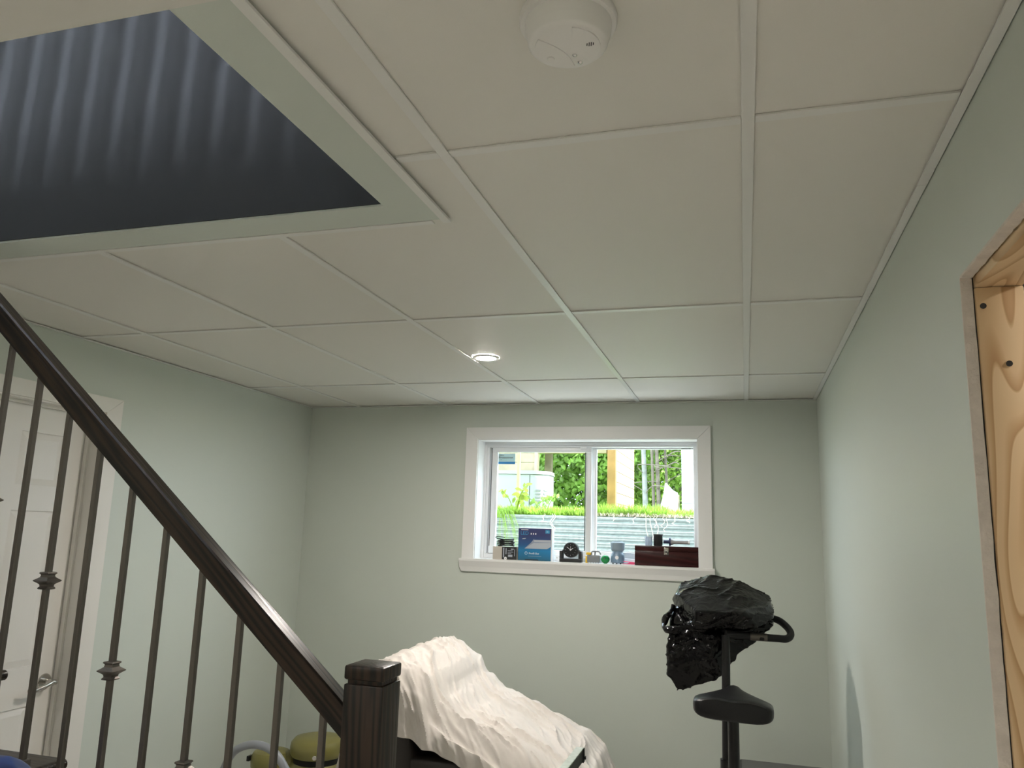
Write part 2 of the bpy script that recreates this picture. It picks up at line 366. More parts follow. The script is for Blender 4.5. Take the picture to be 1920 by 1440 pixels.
# ---- window
win = thing('window_1', (-0.916, YB, WZ0), 'white sliding basement window above the sill clutter', kind='structure')
CW = 0.073
def casing(pts):
    # moulded flat casing: thick outer edge, thinner inner edge
    bm = BM(); A_ = [bm.verts.new((p[0], YB-.019 if k in (0, 1) else YB-.012, p[1])) for k, p in enumerate(pts)]
    B_ = [bm.verts.new((p[0], YB-.0005, p[1])) for p in pts]
    bm.faces.new(A_); bm.faces.new(B_[::-1])
    for i in range(4): bm.faces.new((A_[i], B_[i], B_[(i+1) % 4], A_[(i+1) % 4]))
    bmesh.ops.recalc_face_normals(bm, faces=bm.faces[:]); obj('casing', bm, 'trim_white', win)
e = .0008
casing([(WX0-CW, WZ1+CW), (WX1+CW, WZ1+CW), (WX1-e, WZ1), (WX0+e, WZ1)])
casing([(WX0-CW, WZ0), (WX0-CW, WZ1+CW-2*e), (WX0, WZ1-e), (WX0, WZ0)])
casing([(WX1+CW, WZ1+CW-2*e), (WX1+CW, WZ0), (WX1, WZ0), (WX1, WZ1-e)])
bm = BM()   # sill apron: sloping moulded board with returned ends
prism(bm, [(YB-.0005, 1.322), (YB-.014, 1.322), (YB-.020, 1.350), (YB-.034, 1.385), (YB-.034, 1.398), (YB-.0005, 1.398)], 'x', WX0-CW-.012, WX1+CW+.012)
for v in bm.verts:
    if v.co.z < 1.33: v.co.x += .012 if v.co.x < -1 else -.012
obj('sill_nosing', bm, 'trim_white', win)
bx('sill_board', 'trim_white', win, WX0, WX1, YB, 4.745, WZ0-.018, 1.398)
bx('jamb_liner', 'trim_white', win, WX0-.0005, WX0+.004, YB, 4.74, 1.398, WZ1); bx('jamb_liner', 'trim_white', win, WX1-.004, WX1+.0005, YB, 4.74, 1.398, WZ1)
bx('jamb_liner', 'trim_white', win, WX0, WX1, YB, 4.74, WZ1-.004, WZ1+.0005)
FX0, FX1, FZ0, FZ1 = WX0+.004, WX1-.004, 1.398, WZ1-.004
bm = BM()
for a in ((FX0, FX1, 4.70, 4.79, FZ1-.030, FZ1), (FX0, FX1, 4.70, 4.79, FZ0, FZ0+.030), (FX0, FX0+.030, 4.70, 4.79, FZ0+.03, FZ1-.03), (FX1-.030, FX1, 4.70, 4.79, FZ0+.03, FZ1-.03)): box(bm, *a, bev=.003)
for a in ((FX0, FX1, 4.69, 4.70, FZ1-.016, FZ1), (FX0, FX0+.014, 4.69, 4.70, FZ0, FZ1-.016), (FX1-.014, FX1, 4.69, 4.70, FZ0, FZ1-.016)): box(bm, *a)
obj('window_frame', bm, 'vinyl', win, True)
bx('track_shadow_gap', 'vinyl_dark', win, FX0+.031, FX0+.043, 4.735, 4.737, FZ0+.03, FZ1-.031)
def sash(x0, x1, yy, wl, wr_, wt):
    s_ = thing('sash', ((x0+x1)/2, yy, FZ0+.03)); s_.parent = win; s_.location = Vector(s_['_o'])-Vector(win['_o'])
    z0, z1 = FZ0+.030, FZ1-.030
    bm = BM()
    for a in ((x0, x1, yy, yy+.026, z1-wt, z1), (x0, x1, yy, yy+.026, z0, z0+.035), (x0, x0+wl, yy, yy+.026, z0+.035, z1-wt), (x1-wr_, x1, yy, yy+.026, z0+.035, z1-wt)): box(bm, *a, bev=.0025)
    obj('sash_frame', bm, 'vinyl', s_, True)
    bm = BM(); yg = yy+.014; q = [bm.verts.new(p) for p in ((x0+wl-.004, yg, z0+.031), (x1-wr_+.004, yg, z0+.031), (x1-wr_+.004, yg, z1-wt+.004), (x0+wl-.004, yg, z1-wt+.004))]; bm.faces.new(q)
    obj('glass_pane', bm, 'glass', s_)
    return s_
s1 = sash(FX0+.044, -0.893, 4.712, .036, .034, .030)
s2 = sash(-0.908, FX1-.018, 4.748, .040, .016, .008)
bx('meeting_rail_seal', 'vinyl_dark', s1, -0.9335, -0.928, 4.709, 4.7125, FZ0+.066, FZ1-.062)
bx('finger_latch', 'white_plastic', s1, -0.962, -0.922, 4.700, 4.7125, 2.078, 2.092, bev=.002)
bx('rating_label', 'grey_light', s2, -0.355, -0.300, 4.7475, 4.7485, 2.082, 2.091)
bx('sash_latch', 'white_plastic', s1, FX0+.046, FX0+.085, 4.690, 4.7125, 1.43, 1.475, bev=.004)
st = bx('sticker', 'sticker_pale', s1, -1.497, -1.386, 4.7235, 4.7245, 1.985, 2.052)
st['label'] = 'pale alarm company sticker with blue foot'
bx('sticker_band', 'sticker_blue', st, -1.497, -1.386, 4.7232, 4.7238, 1.985, 2.000)
lettering('sticker_lettering', 'Protectron', .0215, 'print_black', st, (-1.496, 4.7231, 2.020), (1, 0, 0), (0, 0, 1))
lettering('sticker_lettering', 'Reliance', .010, 'print_black', st, (-1.494, 4.7231, 2.038), (1, 0, 0), (0, 0, 1))
lettering('sticker_lettering', '1 800 000 0000'.replace('0', '-'), .009, 'print_black', st, (-1.486, 4.7231, 2.009), (1, 0, 0), (0, 0, 1))
# ---- white door in the left wall
door = thing('door_1', (XL, (DY0+DY1)/2, 0), 'white six-panel door with a nickel lever', kind='structure')
for n_, a in (('door_jamb', (XL-.13, XL, DY1, DY1+.0195, 0, DZ+.019)), ('door_jamb', (XL-.13, XL, DY0-.0195, DY0, 0, DZ+.019)), ('door_head', (XL-.13, XL, DY0, DY1, DZ, DZ+.0195))): bx(n_, 'door_white', door, *a)
for a in ((XL-.075, XL-.055, DY1-.012, DY1, 0, DZ), (XL-.075, XL-.055, DY0, DY0+.012, 0, DZ), (XL-.075, XL-.055, DY0+.012, DY1-.012, DZ-.012, DZ)): bx('door_stop', 'door_white', door, *a)
def dcase(pts):
    bm = BM(); A_ = [bm.verts.new((XL+(.018 if k in (0, 1) else .010), p[0], p[1])) for k, p in enumerate(pts)]; B_ = [bm.verts.new((XL+.0005, p[0], p[1])) for p in pts]
    bm.faces.new(A_); bm.faces.new(B_[::-1])
    for i in range(4): bm.faces.new((A_[i], B_[i], B_[(i+1) % 4], A_[(i+1) % 4]))
    bmesh.ops.recalc_face_normals(bm, faces=bm.faces[:]); obj('door_casing', bm, 'door_white', door)
c0, c1 = .008, .090
dcase([(DY0-c1, DZ+.073), (DY1+c1, DZ+.073), (DY1+c0, DZ+.006), (DY0-c0, DZ+.006)])
dcase([(DY1+c1, DZ+.072), (DY1+c1, 0), (DY1+c0, 0), (DY1+c0, DZ+.0055)])
dcase([(DY0-c1, 0), (DY0-c1, DZ+.072), (DY0-c0, DZ+.0055), (DY0-c0, 0)])
LF = XL-.078     # face of the leaf
leaf = thing('door_leaf', (LF, (DY0+DY1)/2, 0)); leaf.parent = door; leaf.location = Vector(leaf['_o'])-Vector(door['_o'])
bx('leaf_core', 'door_white', leaf, LF-.035, LF-.010, DY0+.003, DY1-.003, .008, DZ-.003)
ys = [DY0+.003, DY0+.118, DY0+.342, DY0+.433, DY1-.118, DY1-.003]; zs = [.008, .22, .80, .96, 1.59, 1.695, 1.915, DZ-.003]
bm = BM()
for a in ((LF-.0105, LF, ys[0], ys[1], zs[0], zs[7]), (LF-.0105, LF, ys[2], ys[3], zs[0], zs[7]), (LF-.0105, LF, ys[4], ys[5], zs[0], zs[7])): box(bm, *a)
for y0, y1 in ((ys[1], ys[2]), (ys[3], ys[4])):
    for z0, z1 in ((zs[0], zs[1]), (zs[2], zs[3]), (zs[4], zs[5]), (zs[6], zs[7])): box(bm, LF-.0105, LF, y0, y1, z0, z1)
obj('leaf_frame', bm, 'door_white', leaf)
for y0, y1 in ((ys[1], ys[2]), (ys[3], ys[4])):
    for z0, z1 in ((zs[1], zs[2]), (zs[3], zs[4]), (zs[5], zs[6])):
        bm = BM(); d = .028
        o_ = [(y0, z0), (y1, z0), (y1, z1), (y0, z1)]; i_ = [(y0+d, z0+d), (y1-d, z0+d), (y1-d, z1-d), (y0+d, z1-d)]
        A_ = [bm.verts.new((LF-.0085, *p)) for p in o_]; B_ = [bm.verts.new((LF-.002, *p)) for p in i_]
        bm.faces.new(B_)
        for k in range(4): bm.faces.new((A_[k], A_[(k+1) % 4], B_[(k+1) % 4], B_[k]))
        bmesh.ops.recalc_face_normals(bm, faces=bm.faces[:]); obj('door_panel', bm, 'door_white', leaf)
bm = BM(); cyl(bm, (LF, 2.752, .885), (1, 0, 0), .033, .010, 32, .003); cyl(bm, (LF+.009, 2.752, .885), (1, 0, 0), .013, .042, 20)
tube(bm, smooth_path([(LF+.050, 2.766, .884), (LF+.052, 2.745, .886), (LF+.054, 2.710, .877), (LF+.052, 2.672, .868), (LF+.050, 2.640, .872)]), [.011]*6+[.009]*19, 12)
obj('lever_handle', bm, 'nickel', leaf, True)['label'] = 'nickel lever handle'

# ---- unfinished opening in the right wall
op = thing('door_2', (XR, OY1, 0), 'unfinished door opening framed in bare pine', kind='structure')
def pine_board(a, axis):
    bm = BM(); box(bm, *a, bev=.002); o = obj('pine_board', bm, 'pine', op, True)
    return o
jb = pine_board((XR+.0205, XR+.100, OY1-.006, OY1+.030, 0, OZ-.022), 'z'); jb.name = 'jack_stud'
hb_ = pine_board((XR+.0205, XR+.100, OY0-.03, OY1+.030, OZ-.0215, OZ+.028), 'y'); hb_.name = 'header_board'
hm = MATS['pine_header']
hb_.data.materials.clear(); hb_.data.materials.append(hm)
jb2 = pine_board((XR+.0205, XR+.100, OY0-.030, OY0+.006, 0, OZ-.022), 'z'); jb2.name = 'jack_stud'
for zc, xc in ((2.005, .432), (1.895, .466)):
    bm = BM(); cyl(bm, (xc, OY1-.0055, zc), (0, -1, 0), .0055, .0016, 14); obj('screw_head', bm, 'gap_dark', op)
# torn edge of the plasterboard round the opening
def torn(p0, p1, nrm):
    bm = BM(); n = 60; rows = []
    for i in range(n+1):
        t = i/n; p = Vector(p0).lerp(Vector(p1), t); j1 = .0018*noise.noise(Vector((t*40, 3, 0))); j2 = .0022*noise.noise(Vector((t*55, 9, 0)))
        nn = Vector(nrm); rows.append([bm.verts.new(p+Vector((-.0012, 0, 0))+nn*(.001+j1)), bm.verts.new(p+Vector((.0175+j2, 0, 0))+nn*(.003+j1)), bm.verts.new(p+Vector((.0175+j2, 0, 0))-nn*.02), bm.verts.new(p+Vector((-.0012, 0, 0))-nn*.004)])
    for a, b in zip(rows, rows[1:]):
        for k in range(4): bm.faces.new((a[k], a[(k+1) % 4], b[(k+1) % 4], b[k]))
    bmesh.ops.recalc_face_normals(bm, faces=bm.faces[:]); obj('plasterboard_edge', bm, 'gypsum', op)
torn((XR, OY1, 0), (XR, OY1, OZ), (0, -1, 0)); torn((XR, OY1, OZ), (XR, OY0, OZ), (0, 0, -1)); torn((XR, OY0, 0), (XR, OY0, OZ), (0, 1, 0))
bx('joint_gap', 'gap_dark', op, XR+.0172, XR+.0207, OY1+.001, OY1+.02, 0, OZ-.001); bx('joint_gap', 'gap_dark', op, XR+.0172, XR+.0207, OY0, OY1, OZ+.001, OZ+.02)

# ================================================================ LIGHT FIXTURES
def downlight(x, y, label, group='recessed ceiling lights', z=ZC, r=.060):
    t = thing('recessed_downlight', (x, y, z), label, 'ceiling light', group)
    bm = BM(); lathe(bm, [(r*.72, .003), (r*.74, -.004), (r*.95, -.005), (r, -.001), (r, .0035)], (x, y, z), 40); obj('trim_ring', bm, 'trim_white', t, True)
    bm = BM(); lathe(bm, [(0, -.0022), (r*.735, -.0022), (r*.735, .012), (0, .012)], (x, y, z), 40); obj('lens', bm, 'lens', t)
downlight(LX, LY, 'lit round recessed downlight in the ceiling panel near the window wall')
downlight(-1.6, -1.3, 'unseen added fill downlight in the plain ceiling beside the stairs')  # added behind the camera to raise floor and wall bounce
downlight(-0.28, -1.65, 'unseen added fill downlight in the ceiling panels short of the door opening')  # second added fill light, out of view behind the camera
downlight(-2.8, -1.3, 'unseen added fill downlight in the plain ceiling towards the stair head')  # added out of view to make up lost room brightness
downlight(1.4, 1.4, 'unseen added fill downlight in the next room', z=2.398)  # added so the next room does not render dark

def smoke_detector():
    cx, cy = -0.2405, 1.036
    t = thing('smoke_detector', (cx, cy, ZC-.0015), 'round white smoke detector on the ceiling', 'smoke detector')
    z = ZC+.004
    bm = BM(); lathe(bm, [(0, 0), (.073, 0), (.0745, -.004), (.0745, -.013), (.073, -.016), (.066, -.016), (.066, -.013), (0, -.013)], (cx, cy, z), 56); obj('mounting_base', bm, 'detector_white', t, True)
    bm = BM(); lathe(bm, [(.0665, -.013), (.0655, -.030), (.0640, -.032), (.0640, -.034), (.0625, -.036), (.0605, -.047), (.057, -.0505), (.052, -.0515), (0, -.0525)], (cx, cy, z), 56); body = obj('body', bm, 'detector_white', t, True)
    # direction towards the viewer side of the face (the LED end)
    fb = z-.0522
    def P(u, v, d=0): return Vector((cx+u, cy+v, fb-d))
    ang = math.radians(-16.4)
    def rot(u, v): return (u*math.cos(ang)-v*math.sin(ang), u*math.sin(ang)+v*math.cos(ang))
    for s in (-1, 1):     # raised wings on either side of the waisted middle
        a0, a1 = math.radians(-54), math.radians(74); pts = []
        for k in range(13):
            q = k/12; v = -.0395+(.0475+.0395)*q; pts.append((s*(.0085+.020*max(0, (.68-q)/.68)**1.8+.0045*max(0, (q-.68)/.32)**1.5), v))
        for k in range(1, 12):
            a = a1+(a0-a1)*k/12; pts.append((s*.0495*math.cos(a), .0495*math.sin(a)))
        bm = BM(); lo = [bm.verts.new(P(*rot(*p), -.001)) for p in pts]; hi = [bm.verts.new(P(*rot(p[0]*.985+s*.0006, p[1]*.985), .0012)) for p in pts]
        bm.faces.new(hi)
        for i in range(len(pts)): bm.faces.new((lo[i], hi[i], hi[(i+1) % len(pts)], lo[(i+1) % len(pts)]))
        bmesh.ops.recalc_face_normals(bm, faces=bm.faces[:]); obj('face_wing', bm, 'detector_white', t)
    u, v = rot(.034, .008)
    for k in range(4):
        bm = BM(); h = .0042 if k in (1, 2) else .0026
        box(bm, -.0007, .0007, -h, h, -.0006, .0006, M=Matrix.Translation(P(u+(k-1.5)*.0032, v, .0013)) @ Matrix.Rotation(.25, 4, 'Z')); obj('speaker_slot', bm, 'black', t)
    u, v = rot(-.036, .0105); bm = BM(); cyl(bm, P(u, v, .0008), (0, 0, -1), .0062, .0022, 24, .0008); obj('test_button', bm, 'detector_white', t, True)
    for (u, v), r in ((rot(-.0003, .0223), .0032), (rot(-.002, .0435), .0038)):
        bm = BM(); lathe(bm, [(r*1.25, .0008), (r*1.2, -.0006), (r, -.0008), (r*.7, -.0022), (0, -.003)], P(u, v), 20); obj('indicator_stud', bm, 'chrome', t, True)
smoke_detector()

# ================================================================ STAIRS AND RAILING
stairs = thing('staircase', (-1.6, 1.25, 0), 'dark stained wooden staircase beside the baluster railing', 'stairs')
NOS = {5: (-1.581, .9954)}
for k in range(1, 5): NOS[k] = (-1.581+.222*(5-k), .9954*k/5)
for k in range(6, 13): NOS[k] = (-1.581-.222*(k-5), .9954+.187*(k-5))
SY0, SY1 = 0.90, 1.63
for k, (nx, nz) in NOS.items():
    y1 = SY1 if 1 < k < 10 else (1.49 if k == 1 else 1.55)
    if nx < -3.9: continue
    bm = BM(); R_ = .0125; pts = [(nx-.25, nz), (nx-.25, nz-.025)]
    for q in range(9): a = -PI/2+PI*q/8; pts.append((nx-R_+R_*math.cos(a), nz-R_+R_*math.sin(a)))
    prism(bm, pts, 'y', SY0, y1); obj('tread', bm, 'dark_oak_rail', stairs)
    zlow = NOS[k-1][1] if k > 1 else 0
    bx('riser', 'trim_white', stairs, nx-.04, nx-.025, SY0+.01, min(y1, 1.56)-.005, zlow+.001, nz-.0255)
for y0 in (SY0+.012, 1.50):
    bm = BM(); prism(bm, [(-.74, 0), (-.74, .12), (-3.6, .12+2.86*.85), (-3.6, 2.86*.85-.16), (-1.0, 0)], 'y', y0, y0+.035); obj('stringer', bm, 'dark_oak_rail', stairs)
# railing
rail = thing('stair_railing', (-1.3, 1.5435, 0), 'dark oak stair rail with iron balusters and square newel', 'railing')
def rz(x): return 1.155+.835*(-.805-x)       # underside of the handrail
bm = BM(); th = math.atan(.835); x0, x1 = -2.45, -.788; hv = .066; c_ = .0045
ya, yb_ = 1.514, 1.560
sec = [(ya, 0), (ya, hv-c_), (ya+c_, hv), (yb_-c_, hv), (yb_, hv-c_), (yb_, 0)]
A_ = [bm.verts.new((x0, y, rz(x0)+z)) for y, z in sec]; B_ = [bm.verts.new((x1, y, rz(x1)+z)) for y, z in sec]
bm.faces.new(A_); bm.faces.new(B_[::-1])
for i in range(6): bm.faces.new((A_[i], B_[i], B_[(i+1) % 6], A_[(i+1) % 6]))
bmesh.ops.recalc_face_normals(bm, faces=bm.faces[:]); hr = obj('handrail', bm, 'dark_oak_rail', rail)
# grain along the slope
gm = MATS['dark_oak_rail'].copy(); MATS['rail_grain'] = gm; hr.data.materials.clear(); hr.data.materials.append(gm)
for n_ in gm.node_tree.nodes:
    if n_.type == 'MAPPING': n_.vector_type = 'TEXTURE'; n_.inputs['Rotation'].default_value = (0, th, 0); n_.inputs['Scale'].default_value = (20, 1, 1)
nx0, nx1, ny0, ny1 = -.789, -.702, 1.500, 1.587
npost = bx('newel_post', 'dark_oak', rail, nx0, nx1, ny0, ny1, 0, 1.2545, bev=.003)
bx('newel_neck', 'dark_oak', npost, nx0+.006, nx1-.006, ny0+.006, ny1-.006, 1.2546, 1.2625)
bx('newel_cap', 'dark_oak', npost, nx0-.001, nx1+.001, ny0-.001, ny1+.001, 1.2626, 1.291, bev=.005)
def tread_top(x):
    best = 0
    for k, (nx, nz) in NOS.items():
        if x < nx-.004: best = max(best, nz)
    return best
for k in range(-2, 11):
    x = -.850-.1102*(10-k); y = 1.5375; h = .0063
    zb = tread_top(x); zt = rz(x)+.006
    bm = BM(); box(bm, x-h, x+h, y-h, y+h, zb, zt, bev=.0008, seg=1); b_ = obj('baluster', bm, 'iron', rail)
    if k % 2 == 1:
        zk = 1.417-.19*(k-3)/2+.0
        bm = BM(); prof = [(.0075, .021), (.0125, .020), (.0140, .0175), (.0105, .0135), (.0115, .0085), (.0165, .0045), (.0215, .001), (.0215, -.001), (.0165, -.0045), (.0115, -.0085), (.0105, -.0135), (.0140, -.0175), (.0125, -.020), (.0075, -.021)]
        rs = []
        for r_, z_ in prof: rs.append([bm.verts.new((x+sx_*r_, y+sy_*r_, zk+z_)) for sx_, sy_ in ((-1, -1), (1, -1), (1, 1), (-1, 1))])
        for a, b in zip(rs, rs[1:]):
            for i in range(4): bm.faces.new((a[i], a[(i+1) % 4], b[(i+1) % 4], b[i]))
        bm.faces.new(rs[0][::-1]); bm.faces.new(rs[-1]); bmesh.ops.recalc_face_normals(bm, faces=bm.faces[:]); obj('knuckle', bm, 'iron', b_)
    bx('shoe', 'iron', b_, x-.013, x+.013, y-.013, y+.013, zb, zb+.018, bev=.003)
# blue cap left lying on a tread
bc = thing('blue_bundle', (-1.52, 1.36, NOS[5][1]), 'shiny dark blue rounded bundle lying on a stair tread', 'bag')
bm = BM(); bmesh.ops.create_uvsphere(bm, u_segments=40, v_segments=20, radius=1)
for v in bm.verts:
    n_ = 1+.10*noise.noise(v.co*1.7+Vector((3, 1, 2))); z_ = max(v.co.z, -.15)
    v.co = Vector((-1.512+v.co.x*.115*n_, 1.335+v.co.y*.10*n_, NOS[5][1]+.014+z_*.072*n_))
obj('shell', bm, 'blue_plastic', bc, True)
bm = BM(); lathe(bm, [(.010, 0), (.012, .004), (.008, .008), (0, .009)], (-1.512, 1.335, NOS[5][1]+.081), 16); obj('button', bm, 'blue_plastic', bc, True)

# unseen guard with pickets sized to stripe the stairwell wall, made-up light columns beyond
gd = thing('stripe_guard', (-2.0, HY0-.06, 2.79), 'unseen upstairs guard with slats widened to stripe the stairwell wall', 'railing')
bx('guard_rail', 'dark_oak_rail', gd, -4.05, HX+.05, HY0-.09, HY0-.03, 3.70, 3.75, bev=.004)
for k in range(40):
    x = -4.0+.088*k
    if x > HX: break
    bx('stripe_slat', 'trim_white', gd, x, x+.061, HY0-.07, HY0-.05, 2.79, 3.70)
mat('streak_emitter', (1, 1, 1), .5, emit=((0.80, 0.87, 1.0), 800)); mat('wash_emitter', (1, 1, 1), .5, emit=((0.80, 0.87, 1.0), 300))  # made-up emitters: one streaks the stairwell wall, one greys it evenly
for x, r_, m_, lab in ((-2.3, .030, 'streak_emitter', 'added slim light column upstairs that streaks the stairwell wall'), (-2.75, .16, 'wash_emitter', 'added wide light column upstairs that greys the stairwell wall')):
    fl = thing('stair_emitter', (x, -2.0, 2.79), lab, 'lamp')  # unseen, added only to light the stairwell wall
    bm = BM(); lathe(bm, [(0, 0), (.12, 0), (.12, .015), (.015, .025), (.015, .16), (0, .16)], (x, -2.0, 2.79), 24); obj('base', bm, 'black', fl, True)
    bm = BM(); lathe(bm, [(0, 0), (r_, .0), (r_, 1.05), (0, 1.05)], (x, -2.0, 2.95), 24); obj('light_column', bm, m_, fl)

# ================================================================ COVERED RECLINER
ch = thing('recliner', (-1.08, 3.48, 0), 'dark brown recliner hidden under the white dust sheet', 'chair')
bx('base', 'recliner', ch, -1.50, -.78, 3.18, 3.80, 0, .34, bev=.02, seg=3); bx('seat_cushion', 'recliner', ch, -1.26, -.80, 3.30, 3.70, .342, .56, bev=.05, seg=4)
bx('arm', 'recliner', ch, -1.50, -.80, 3.150, 3.285, .10, .655, bev=.03, seg=4); bx('arm', 'recliner', ch, -1.50, -.80, 3.715, 3.83, .10, .655, bev=.03, seg=4)
bm = BM(); box(bm, -.10, .07, -.345, .335, 0, .52, bev=.045, seg=4, M=Matrix.Translation((-1.37, 3.48, .44)) @ Matrix.Rotation(-.10, 4, 'Y')); obj('backrest', bm, 'recliner', ch, True)
bx('footrest', 'recliner', ch, -.775, -.62, 3.24, 3.76, .25, .50, bev=.04, seg=4)
# the sheet
def lerp_tab(tab, x):
    if x <= tab[0][0]: return tab[0][1]
    for (a, va), (b, vb) in zip(tab, tab[1:]):
        if x <= b: t = (x-a)/(b-a); t = t*t*(3-2*t)*.5+t*.5; return va+(vb-va)*t
    return tab[-1][1]
PT = [(-1.64, .62), (-1.59, .90), (-1.53, 1.005), (-1.46, 1.030), (-1.36, 1.012), (-1.29, .968), (-1.22, .880), (-1.13, .815), (-1.03, .776), (-.88, .722), (-.73, .662), (-.65, .595), (-.60, .515), (-.57, .40), (-.545, .22)]
HEM = [(-1.64, .74), (-1.33, .735), (-1.21, .70), (-1.09, .655), (-.9, .56), (-.7, .36), (-.545, .10)]
bm = BM(); NU, NV = 230, 200; grid = []
def ridge(p, s, sx): q = noise.noise(Vector((p.x*sx, p.y*s, p.z))); return (1-min(1, abs(q)*3.6))**2.5
for i in range(NU+1):
    x = -1.64+(1.64-.545)*i/NU; row = []
    top = lerp_tab(PT, x); hem = lerp_tab(HEM, x)+.004*math.sin(x*31)+.004*math.sin(x*67+1)
    hem = min(hem, top-.06)
    sec = [(3.91, top-.42), (3.885, top-.12), (3.85, top-.018), (3.78, top), (3.55, top-.018*(1 if x > -1.25 else .3)), (3.28, top-.010), (3.17, top-.022), (3.118, top-.085), (3.095, top*.45+hem*.55), (3.082, hem)]
    L_ = [0]
    for a, b in zip(sec, sec[1:]): L_.append(L_[-1]+math.hypot(a[0]-b[0], a[1]-b[1]))
    for j in range(NV+1):
        s = L_[-1]*j/NV; k = 0
        while k < len(sec)-2 and s > L_[k+1]: k += 1
        t = (s-L_[k])/max(1e-6, L_[k+1]-L_[k]); a, b = sec[k], sec[k+1]
        p0 = sec[max(0, k-1)]; p3 = sec[min(len(sec)-1, k+2)]
        cr = lambda q: .5*((2*a[q])+(b[q]-p0[q])*t+(2*p0[q]-5*a[q]+4*b[q]-p3[q])*t*t+(3*a[q]-p0[q]-3*b[q]+p3[q])*t**3)
        y, z = cr(0), cr(1)
        # fold coordinates: creases run from the top of the back down towards the foot and the hem
        v_ = L_[-1]*j/NV; d1 = v_*.75-x*.70; d2 = v_*.70+x*.75
        wv = noise.noise(Vector((x*3, v_*3, 5)))*.16
        f1 = ridge(Vector((d2+wv, d1+wv, 1.0)), 7.0, 1.1); f2 = ridge(Vector((d2+wv*1.3, d1*1.0+wv, 8.0)), 15.0, 1.9); f3 = ridge(Vector((d1-wv, d2+wv, 3.0)), 11.0, 3.5)
        big = noise.noise(Vector((x*4.2, v_*4.2, 2)))
        amp = min(1, max(0, (x+1.62)/.22))*(.35+.65*min(1, max(0, (v_-.28)/.25)))
        am2 = .45+.55*amp
        vd = noise.voronoi(Vector((d1*10+wv*4, d2*2.4+wv*3, 1.0)))[0]; ve = noise.voronoi(Vector((d1*21+wv*6, d2*6-wv*5, 5.0)))[0]
        c1 = max(0, 1-(vd[1]-vd[0])*4.5); c2 = max(0, 1-(ve[1]-ve[0])*4.0)
        d = amp*(.017*f1+.008*f2)+am2*(.003*f3+.010*big+.009*c1**1.5+.004*c2**1.5)
        dr = min(1, max(0, (s-L_[6])/.12))
        row.append(bm.verts.new((x+.25*d*dr, y-d*dr-.010*dr*math.sin(x*23+v_*3), z+d*(1-.8*dr))))
    grid.append(row)
for a, b in zip(grid, grid[1:]):
    for j in range(NV): bm.faces.new((a[j], b[j], b[j+1], a[j+1]))
bmesh.ops.recalc_face_normals(bm, faces=bm.faces[:])
sh = obj('dust_sheet', bm, 'sheet', None, True, base=(-1.08, 3.48, .5))
sm = sh.modifiers.new('thick', 'SOLIDIFY'); sm.thickness = .0012
tag(sh, 'rumpled white cotton dust sheet draped over the recliner', 'dust sheet')
# metal stand in front of the sheet
ms = thing('metal_stand', (-.487, 2.2, 0), 'galvanized steel angle-bar stand before the white dust sheet', 'stand')
bm = BM(); bz = .926
box(bm, -.511, -.489, 1.75, 2.5, bz-.002, bz); box(bm, -.4895, -.4875, 1.75, 2.5, bz-.030, bz)
obj('angle_bar', bm, 'galv', ms)
bm = BM(); box(bm, -.4873, -.4835, 2.478, 2.496, bz-.038, bz+.001); box(bm, -.4873, -.479, 2.488, 2.496, bz-.030, bz-.022); obj('end_hook', bm, 'black_frame', ms)
bx('liner', 'black_frame', ms, -.4873, -.4855, 1.75, 2.477, bz-.034, bz-.001)
for y in (1.80, 2.25):
    for s in (-1, 1):
        bm = BM(); tube(bm, [(-.498, y, bz-.004), (-.498+s*.16, y, 0.006)], .011, 8); obj('leg', bm, 'galv', ms, True)

# ================================================================ EXERCISE BIKE
bike = thing('exercise_bike', (-.07, 3.2, 0), 'black upright exercise bike with wide saddle facing the window wall', 'exercise bike')
# saddle: wide rear, narrow nose pointing to the wall
bm = BM(); NU, NV = 44, 36; g_ = []
cx, y0 = -.054, 2.885
for i in range(NU+1):
    u = i/NU; y = y0+.27*u
    half = .134 if u < .32 else .134-(.134-.026)*(1-(1-(u-.32)/.68)**1.7)
    k_ = 1.0
    if u < .14: k_ = math.sqrt(max(0, 1-((.14-u)/.14)**2))*.16+.84
    if u > .93: half *= math.sqrt(max(0.05, 1-((u-.93)/.07)**2))
    row = []
    for j in range(NV):
        a = 2*PI*j/NV; c, s = math.cos(a), math.sin(a)
        px = half*k_*math.copysign(abs(c)**.42, c)
        cen = math.exp(-(px/.03)**2)
        top_ = .034*k_-.010*(abs(px)/.134)**2-.006*cen*(1-u); bot_ = .044*k_*(1-.35*u)
        pz = .998+(top_ if s > 0 else bot_)*math.copysign(abs(s)**.6, s)
        row.append(bm.verts.new((cx+px, y, pz-.03*px)))
    g_.append(row)
for a, b in zip(g_, g_[1:]):
    for j in range(NV): bm.faces.new((a[j], a[(j+1) % NV], b[(j+1) % NV], b[j]))
bm.faces.new(g_[0][::-1]); bm.faces.new(g_[-1]); bmesh.ops.recalc_face_normals(bm, faces=bm.faces[:]); obj('saddle', bm, 'black_leather', bike, True)
bm = BM(); tube(bm, [(-.055, 3.0, .955), (-.056, 3.0, .42)], .0195, 16); sp = obj('seat_post', bm, 'black_frame', bike, True)
bm = BM(); tube(bm, [(-.056, 3.0, .60), (-.056, 3.0, .36)], .026, 16); obj('post_sleeve', bm, 'black_frame', sp, True)
bm = BM(); cyl(bm, (-.03, 3.0, .56), (1, 0, 0), .018, .04, 16, .004); obj('adjusting_knob', bm, 'black_rubber', sp, True)
bm = BM(); tube(bm, [(-.084, 3.365, 1.185), (-.088, 3.30, .735), (-.088, 3.30, .45)], .0165, 16); obj('front_post', bm, 'black_frame', bike, True)
